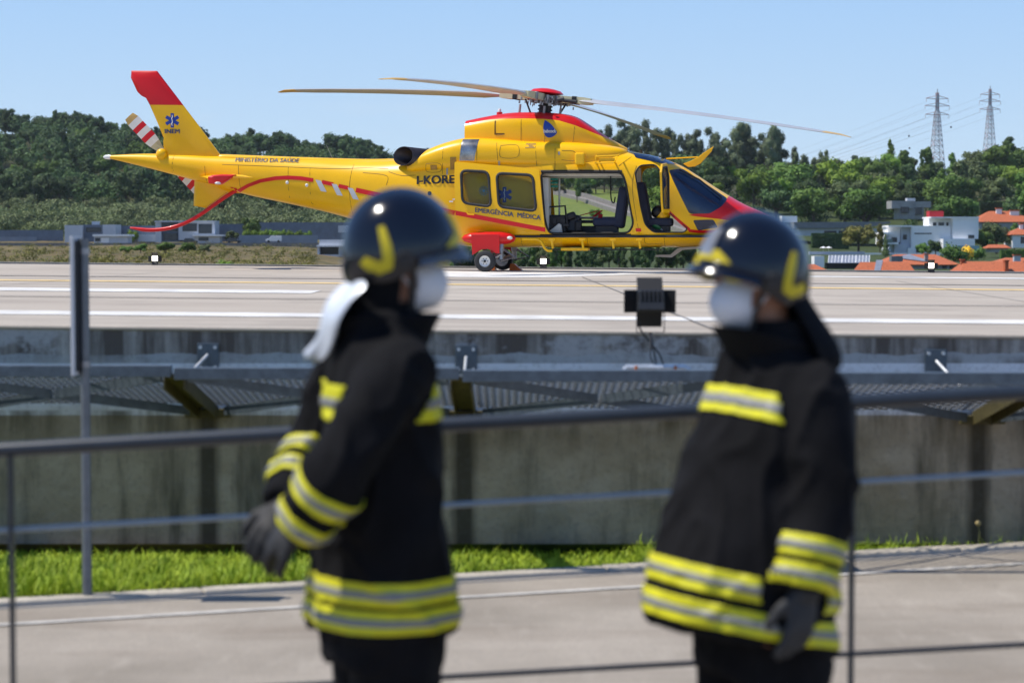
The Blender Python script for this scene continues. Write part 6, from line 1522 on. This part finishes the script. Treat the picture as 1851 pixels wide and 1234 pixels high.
def make_helmet(parent, loc, yaw, visor_up, opts_tilt=0):
    h = empty('helmet'); h.parent = parent; h.location = loc; h.rotation_euler = (0, R(opts_tilt), yaw)
    A = (.150, .128, .158); nu, nv = 72, 30; vs = []
    def rim(az):            # polar angle of the edge: brow at the front, low at nape and cheeks
        c = math.cos(az); return R(82) + R(45) * (1 - c) / 2 + R(10) * math.exp(-((abs(az) - 1.75) / .5) ** 2)
    for j in range(nv + 1):
        for i in range(nu):
            az = -math.pi + 2 * math.pi * i / nu; th = rim(az) * (j / nv) if j else .001
            x, y, z = A[0] * math.sin(th) * math.cos(az), A[1] * math.sin(th) * math.sin(az), A[2] * math.cos(th)
            k = 1 + .035 * math.exp(-(y / .022) ** 2) * max(0, min(1, (z + .02) / .1))
            if th > R(88): k += .05 * ((th - R(88)) / R(30)) * (.5 - .5 * math.cos(az))
            vs.append((x * k, y * k, z * k))
    fs = [(j * nu + i, j * nu + (i + 1) % nu, (j + 1) * nu + (i + 1) % nu, (j + 1) * nu + i) for j in range(nv) for i in range(nu)]
    b = MB(); b.add(vs, fs); me = evaluated(b.mesh(), [('SOLIDIFY', dict(thickness=.010, offset=-1))]); smooth_mesh(me, 50); shell = link_mesh('helmet_shell', me, M['helmet'], h)
    # brim / half visor in front
    b = MB(); rings = []
    for r_, dz in ((1.0, .0), (1.08, -.005), (1.18, -.016), (1.235, -.026)):
        rings.append([Vector((A[0] * r_ * math.cos(t), A[1] * (1 + (r_ - 1) * .5) * math.sin(t), .034 + dz - .05 * (1 - math.cos(t)))) for t in [R(-78) + R(156) * k / 24 for k in range(25)]])
    n_ = 25; b.add([p for q in rings for p in q], [(i * n_ + j, i * n_ + j + 1, (i + 1) * n_ + j + 1, (i + 1) * n_ + j) for i in range(3) for j in range(24)])
    me = evaluated(b.mesh(), [('SOLIDIFY', dict(thickness=.004))]); smooth_mesh(me, 50); link_mesh('brim', me, M['visor'] if visor_up == 'clear' else M['helmet'], h)
    b = MB(); b.tube([helmet_pt(A[0] * math.cos(R(t)) * .999, -.010, -1 if t < 0 else 1, 1.02) if False else Vector((A[0] * 1.03 * math.cos(R(t)), A[1] * 1.03 * math.sin(R(t)), .034 - .05 * (1 - math.cos(R(t))))) for t in range(-95, 96, 10)], .007, 8); b.build('brow_bead', M['helmet'], h, 60)
    # yellow reflective trims: swept strip at the temples and a V on each rear quarter
    def stroke(path, ws, side):
        L_, R_ = [], []
        for i, (x, z) in enumerate(path):
            x0, z0 = path[max(i - 1, 0)]; x1, z1 = path[min(i + 1, len(path) - 1)]; d = Vector((x1 - x0, z1 - z0)).normalized(); nn = Vector((-d.y, d.x)) * ws[i] / 2
            L_.append((x + nn.x, z + nn.y)); R_.append((x - nn.x, z - nn.y))
        b = MB(); q = []
        for a, c in zip(L_, R_): q += [helmet_pt(*a, side, 1.035), helmet_pt(*[(u_ + v_) / 2 for u_, v_ in zip(a, c)], side, 1.038), helmet_pt(*c, side, 1.035)]
        for i in range(len(path) - 1):
            for k in (0, 1): b.f.append((3 * i + k, 3 * i + k + 1, 3 * i + 4 + k, 3 * i + 3 + k))
        b.v = [tuple(p) for p in q]; me = evaluated(b.mesh(), [('SOLIDIFY', dict(thickness=.003))]); smooth_mesh(me, 60); link_mesh('yellow_trim', me, M['trim'], h)
    for sd in (-1, 1):
        stroke([(.126, .060), (.124, .042), (.118, .022), (.108, .004), (.094, -.010), (.076, -.018)], [.012, .026, .034, .034, .028, .010], sd)
        stroke([(-.068, .052), (-.060, .030), (-.050, .005), (-.042, -.020), (-.042, -.040), (-.058, -.050), (-.080, -.046), (-.100, -.036)], [.014, .020, .024, .026, .032, .030, .028, .022], sd)
    for sd in (-1, 1): MB().cyl(helmet_pt(.0, -.02, sd, .98), helmet_pt(.0, -.02, sd, 1.07), .022, 16).build('visor_pivot', M['dark'], h, 40)
    b = MB(); q = []
    for az in range(-22, 23, 4):
        for th in (44, 51, 58, 65, 72): q.append(Vector((A[0] * math.sin(R(th)) * math.cos(R(az)), A[1] * math.sin(R(th)) * math.sin(R(az)), A[2] * math.cos(R(th)))) * 1.045)
    b.add(q, [(i * 5 + j, i * 5 + j + 1, (i + 1) * 5 + j + 1, (i + 1) * 5 + j) for i in range(11) for j in range(4)]); me = evaluated(b.mesh(), [('SOLIDIFY', dict(thickness=.006))]); smooth_mesh(me, 40); link_mesh('front_plate', me, M['steel' if visor_up != 'clear' else 'trim'], h)
    if visor_up != 'clear': stroke([(.135, .05), (.138, .03), (.136, .01)], [.03, .05, .04], -1); stroke([(.135, .05), (.138, .03), (.136, .01)], [.03, .05, .04], 1)
    b = MB(); 
    for sd in (-1, 1):
        q = [helmet_pt(.02, -.02, sd, 1.04), Vector((.03, sd * .095, -.09)), Vector((.04, sd * .07, -.15)), Vector((.05, 0, -.185))]; b.tube(q, .009, 6, flat=.4)
    b.build('chin_strap', M['dark'], h); return h
def make_person(label, loc, yaw, scale, secs, tilt, armL, armR, head, opts):
    root_mb = MB(); hx, hy, hz = head['c']
    # body: skin-covered figure under the clothes, one continuous surface
    hyaw = Matrix.Rotation(head['yaw'], 3, 'Z'); hv = lambda p: Vector(head['c']) + hyaw @ Vector(p)
    root_mb.ball(hv((0, 0, .035)), (.098, .077, .108), 20, 14, hyaw); root_mb.ball(hv((.035, 0, -.045)), (.062, .058, .085), 16, 12, hyaw)
    root_mb.tube([hv((.085, 0, .03)), hv((.108, 0, -.012)), hv((.098, 0, -.02))], [.010, .017, .012], 8)
    for sd in (-1, 1): root_mb.ball(hv((0, sd * .078, -.005)), (.022, .010, .034), 10, 8, hyaw)
    for z in (-.068, -.085): root_mb.ball(hv((.083, 0, z)), (.014, .026, .008), 10, 6, hyaw)
    root_mb.tube([hv((-.02, 0, -.05)), (hx - .03, hy, hz - .15), (hx - .05, 0, hz - .28)], [.058, .058, .075], 14)
    root_mb.loft([sec_ring(z, xb * .72, xf * .72, hw * .80, tilt) for z, xb, xf, hw in secs[:-2]])
    for arm in (armL, armR): root_mb.tube([Vector(p) for p in arm[:3]], [.055, .046, .034], 12)
    hips = secs[0][0]
    for sd in (-1, 1): root_mb.tube([(0, sd * .10, hips + .14), (.0, sd * .10, .46), (-.01, sd * .11, .08)], [.09, .058, .045], 14)
    body = link_mesh('person', remesh(root_mb, .0085, 5), M['skin']); tag(body, label, 'person', None); body.location = loc; body.rotation_euler = (0, 0, yaw); body.scale = (scale,) * 3
    for sd in (-1, 1):
        e = MB().ball(hv((.084, sd * .032, .022)), .0125, 12, 8).build('eye', M['eye'], body, 60); MB().ball(hv((.0935, sd * .032, .022)), .005, 8, 6).build('iris', M['iris'], e, 60); MB().tube([hv((.093, sd * .016, .043)), hv((.096, sd * .033, .048)), hv((.086, sd * .052, .043))], .005, 6).build('eyebrow', M['hair'], body)
    # trousers
    b = MB(); b.loft([sec_ring(z, xb, xf, hw) for z, xb, xf, hw in ((hips + .32, -.13, .13, .19), (hips + .1, -.155, .15, .20), (hips - .08, -.158, .15, .215))])
    for sd in (-1, 1): b.tube([(0, sd * .10, hips + .05), (.005, sd * .105, .50), (-.005, sd * .115, .10)], [.132, .105, .092], 18)
    me = remesh(b, .014, 6); wrinkle(me, .012, 9, 3.1, .8); tr = link_mesh('trousers', me, M['turnout'], body)
    for sd in (-1, 1):
        b = MB(); b.tube([(-.01, sd * .115, .16), (-.01, sd * .115, .05)], [.075, .07], 16); b.tube([(-.08, sd * .115, .045), (.05, sd * .115, .05), (.15, sd * .12, .04), (.18, sd * .12, .035)], [.045, .05, .042, .025], 14); me = remesh(b, .012, 4); link_mesh('boot', me, M['boot'], body)
        link_mesh('reflective_band', slab(tr.data, (0, 0, .30), (0, 0, 1), .04, lambda p, s_=sd: p.y * s_ > 0, .003), M['hi_yellow'], tr)
    # jacket
    b = MB(); b.loft([sec_ring(z, xb, xf, hw, tilt) for z, xb, xf, hw in secs])
    for arm in (armL, armR):
        q = catmull([tuple(p) for p in arm[:3]], 6); rs = [opts['sleeve'][0] + (opts['sleeve'][1] - opts['sleeve'][0]) * i / (len(q) - 1) for i in range(len(q))]; b.tube([Vector(p) for p in q], rs, 18)
        b.ball(arm[0], (.09, .075, .085), 14, 10)
    jm = remesh(b, .0115, 7); wrinkle(jm, .023, 5.6, opts['seed'], .8)
    # open hem underneath
    jk = link_mesh('jacket', jm, M['turnout'], body); tn = Vector((-tilt, 0, 1))
    def torso(p):
        return all(seg_dist(p, a[0], a[1]) > .125 and seg_dist(p, a[1], a[2]) > .115 for a in (armL, armR)) if True else True
    def rt(p):              # how far out of the torso's own section a point lies (1 = on it)
        z = p.z - tilt * p.x
        for (z0, b0, f0, h0), (z1, b1, f1, h1) in zip(secs, secs[1:]):
            if z <= z1 or z1 == secs[-1][0]:
                t = max(0, min(1, (z - z0) / (z1 - z0))); xb, xf, hw_ = b0 + (b1 - b0) * t, f0 + (f1 - f0) * t, h0 + (h1 - h0) * t; break
        return math.sqrt(((p.x - (xb + xf) / 2) / ((xf - xb) / 2)) ** 2 + (p.y / hw_) ** 2)
    for z in opts['hem']: tape(jm, (0, 0, z), tn, torso, jk, opts['tw'], .009)
    arms_d = lambda p: min(min(seg_dist(p, a[0], a[1]), seg_dist(p, a[1], a[2])) for a in (armL, armR))
    tape(jm, (0, 0, opts['chest']), Vector((-opts.get('ctilt', tilt), 0, 1)), lambda p: arms_d(p) > opts['sleeve'][0] + .014 and rt(p) < 1.22, jk, opts.get('chw', .037))
    for arm, cf_ in ((armL, opts.get('cuffL', opts['cuff'])), (armR, opts['cuff'])):
        a, c = Vector(arm[1]), Vector(arm[2]); d = (c - a)
        for f_ in cf_: tape(jm, a + d * f_, d, lambda p, a=a, c=c: seg_dist(p, a, c) < opts['sleeve'][1] + .034 and rt(p) > 1.09, jk, opts.get('cw', .036), .009)
    # collar and pocket flaps
    cz = secs[-1][0]; xo = (secs[-1][1] + secs[-1][2]) / 2; b = MB(); b.loft([sec_ring(cz - .085 + dz_, xo - .105 - .01, xo + .11, .115, tilt) if k_ == 0 else sec_ring(cz + dz_, xo + xb_ * opts['col'], xo + xf_ * opts['col'], hw_ * opts['col'], tilt) for k_, (dz_, xb_, xf_, hw_) in enumerate(((0, 0, 0, 0), (-.03, -.105, .115, .105), (-.005, -.11, .135, .108), (-.005, -.10, .125, .098), (-.05, -.09, .10, .09)))], False)
    me = evaluated(b.mesh(), [('SUBSURF', dict(levels=1))]); smooth_mesh(me, 60); link_mesh('collar', me, M['turnout'], jk)
    for sd in opts.get('pockets', ()):
        for z in (1.08, .98):
            w = MB().box((.16 + (.02 if z < 1 else 0), sd * .13, z), (.02, .15, .05), Matrix.Rotation(R(-sd * -28), 3, 'Z')); w.build('pocket_flap', M['turnout'], jk, None, .008)
    # gloves
    for arm, nrm, mir in ((armL, opts['palmL'], 1), (armR, opts['palmR'], -1)):
        g_ = MB(); hand(g_, arm[2], Vector(arm[3]) - Vector(arm[2]), nrm, opts['curl'], .19, mir); d = (Vector(arm[3]) - Vector(arm[2])).normalized(); w = Vector(arm[2]); g_.tube([w - d * .07, w + d * .02], [.046, .036], 14)
        g_.v = [tuple(w + (Vector(p) - w) * 1.12) for p in g_.v]; me = remesh(g_, .0062, 3); link_mesh('glove', me, M[opts['glove']], body)
    nk = opts.get('neck', 1.0); b = MB(); b.loft([sec_ring(hz - .105, hx - .075 * nk, hx + .050, .066 * nk), sec_ring(hz - .14, hx - .09 * nk, hx + .050, .073 * nk), sec_ring(hz - .20, hx - .11 * nk, hx + .045, .085 * nk)], True); b.build('neck_cover', M['turnout'], body, 60)
    # mask
    b = MB(); rings = []
    for k, (x, w, h_) in enumerate(((.050, .074, .078), (.082, .068, .070), (.110, .052, .060), (.128, .030, .038), (.136, .008, .010))):
        rings.append([hv((x - .012 * abs(math.sin(t)) * (1 if k < 2 else .3), w * math.cos(t), -.058 + h_ * math.sin(t))) for t in [2 * math.pi * i / 24 for i in range(24)]])
    mk = b.loft(rings).build('mask', M['mask'], body, 60)
    for sd in (-1, 1):
        s_ = MB()
        for z0, z1 in ((-.03, .01), (-.09, -.02)): s_.tube([hv((.055, sd * .060, z0)), hv((.02, sd * .082, (z0 + z1) / 2)), hv((-.005, sd * .086, z1))], .003, 5)
        s_.build('mask_strap', M['mask'], mk)
    # balaclava cloth under the helmet
    b = MB(); b.loft([[hv((math.cos(t) * r_[0] + r_[2], math.sin(t) * r_[1], r_[3])) for t in [R(opts['hoodA']) + R(360 - 2 * opts['hoodA']) * i / 20 for i in range(21)]] + [hv((math.cos(t) * (r_[0] - .012) + r_[2], math.sin(t) * (r_[1] - .012), r_[3])) for t in [R(360 - opts['hoodA']) - R(360 - 2 * opts['hoodA']) * i / 20 for i in range(21)]] for r_ in opts['hood']])
    link_mesh('hood', evaluated(b.mesh(), [('SUBSURF', dict(levels=1))]), M['turnout'], body); smooth_mesh(body.children[-1].data, 60)
    hm = make_helmet(body, hv((.012, 0, opts['hup'])), head['yaw'], opts['visor'], opts['htilt'])
    return body, hv
# firefighter with back half turned, hands held behind
px0, d0 = 692, 5.2
X0 = P(px0, 600, d0).x
L_secs = [(.735, -.182, .172, .235), (.80, -.178, .168, .235), (.95, -.168, .158, .228), (1.10, -.16, .145, .222), (1.25, -.155, .13, .220), (1.375, -.14, .112, .222), (1.45, -.125, .098, .197), (1.495, -.098, .095, .13), (1.545, -.088, .100, .10)]
ff1, hv1 = make_person('firefighter in black jacket with back half turned and both hands held behind', (X0, d0, -.012), R(17), 1.0, L_secs, 0.,
    [(-.03, .19, 1.40), (-.115, .25, 1.19), (-.225, .11, 1.035), (-.32, .0, .955)], [(-.005, -.20, 1.40), (-.16, -.265, 1.185), (-.25, -.18, 1.02), (-.345, -.05, .945)],
    dict(c=(.035, 0, 1.673), yaw=R(-7)), dict(sleeve=(.092, .071), seed=1.3, hem=(.852, .783), chest=1.32, cuff=(.40, .86), cuffL=(.30, .62), chw=.046, neck=1.22, hoodA=80, col=1.12, palmL=(-.3, .2, -1), palmR=(.4, .6, -.8), curl=.55, glove='glove', visor='clear', cw=.026, hup=.025, htilt=8, tw=.0295,
    hood=[(.105, .098, -.005, .02), (.10, .092, -.012, -.06), (.098, .088, -.02, -.12), (.115, .105, -.025, -.19)]))
# silver neck curtain blown back from the helmet
c_ = []
for px, y, w, dp in ((632, 500, .20, .0), (612, 520, .20, -.01), (590, 540, .18, -.02), (578, 562, .16, -.03), (573, 588, .12, -.03), (562, 616, .085, -.02), (540, 643, .045, -.01)):
    c_.append((P(px, y, 5.12 + dp), w))
b = MB(); rows_ = []
for i, (p, w) in enumerate(c_):
    rows_.append([p + Vector((.045 * (1 - ((k - 5) / 5) ** 2) * -1 + .05 + .008 * math.sin(k * 1.9 + i), (k - 5) / 5 * w * .62 + .06, .012 * math.sin(k * 1.3 + i) - .02 * abs(k - 5) / 5)) for k in range(11)])
b.add([p for r_ in rows_ for p in r_], [(i * 11 + k, i * 11 + k + 1, (i + 1) * 11 + k + 1, (i + 1) * 11 + k) for i in range(len(rows_) - 1) for k in range(10)])
me = evaluated(b.mesh(), [('SOLIDIFY', dict(thickness=.004)), ('SUBSURF', dict(levels=1))]); smooth_mesh(me, 60); nc = link_mesh('neck_curtain', me, M['curtain'], ff1)
bpy.context.view_layer.update(); nc.matrix_parent_inverse = ff1.matrix_world.inverted()
# firefighter facing the other, half turned to us
d1 = 5.14; X1 = P(1380, 600, d1).x
R_secs = [(.742, -.17, .315, .25), (.84, -.165, .30, .246), (.97, -.165, .265, .243), (1.12, -.17, .21, .234), (1.26, -.18, .15, .226), (1.40, -.18, .09, .228), (1.475, -.165, .07, .20), (1.515, -.145, .06, .13), (1.555, -.135, .065, .11)]
ff2, hv2 = make_person('firefighter in black jacket facing the other one with a white mask and hanging arm', (X1, d1, -.012), R(207), .958, R_secs, .22,
    [(-.045, .18, 1.405), (-.01, .245, 1.13), (.055, .27, .92), (.08, .278, .78)], [(-.045, -.18, 1.405), (-.05, -.23, 1.12), (-.02, -.24, .92), (.0, -.24, .80)],
    dict(c=(.016, 0, 1.697), yaw=R(-12)), dict(sleeve=(.092, .073), seed=7.7, hem=(.885, .797), chest=1.345, ctilt=.36, cuff=(.54, .86), palmL=(.2, -1, 0), palmR=(.2, 1, 0), curl=.35, glove='glove_grey', visor='dark', pockets=(1,), cw=.028, neck=1.6, hoodA=104, col=1.3, hup=.020, htilt=1, tw=.032,
    hood=[(.105, .098, -.005, .02), (.112, .104, -.025, -.06), (.14, .14, -.055, -.13), (.165, .185, -.065, -.20), (.15, .17, -.065, -.25)]))
# ------------------------------------------------------------------ thin summer haze over the valley (closed box of air)
hm = bpy.data.materials.new('haze'); hm.use_nodes = True
hn, hl = hm.node_tree.nodes, hm.node_tree.links
hn.remove(hn['Principled BSDF'])
pv = hn.new('ShaderNodeVolumePrincipled'); pv.inputs['Color'].default_value = (.82, .90, 1.0, 1); pv.inputs['Density'].default_value = 0.00004; pv.inputs['Anisotropy'].default_value = .2
hl.new(pv.outputs[0], hn['Material Output'].inputs['Volume'])
tag(MB().bb((-4800, -120, -60), (4800, 2560, 190)).build('haze', hm), 'thin bluish haze in the air over the valley', 'haze', kind='stuff')
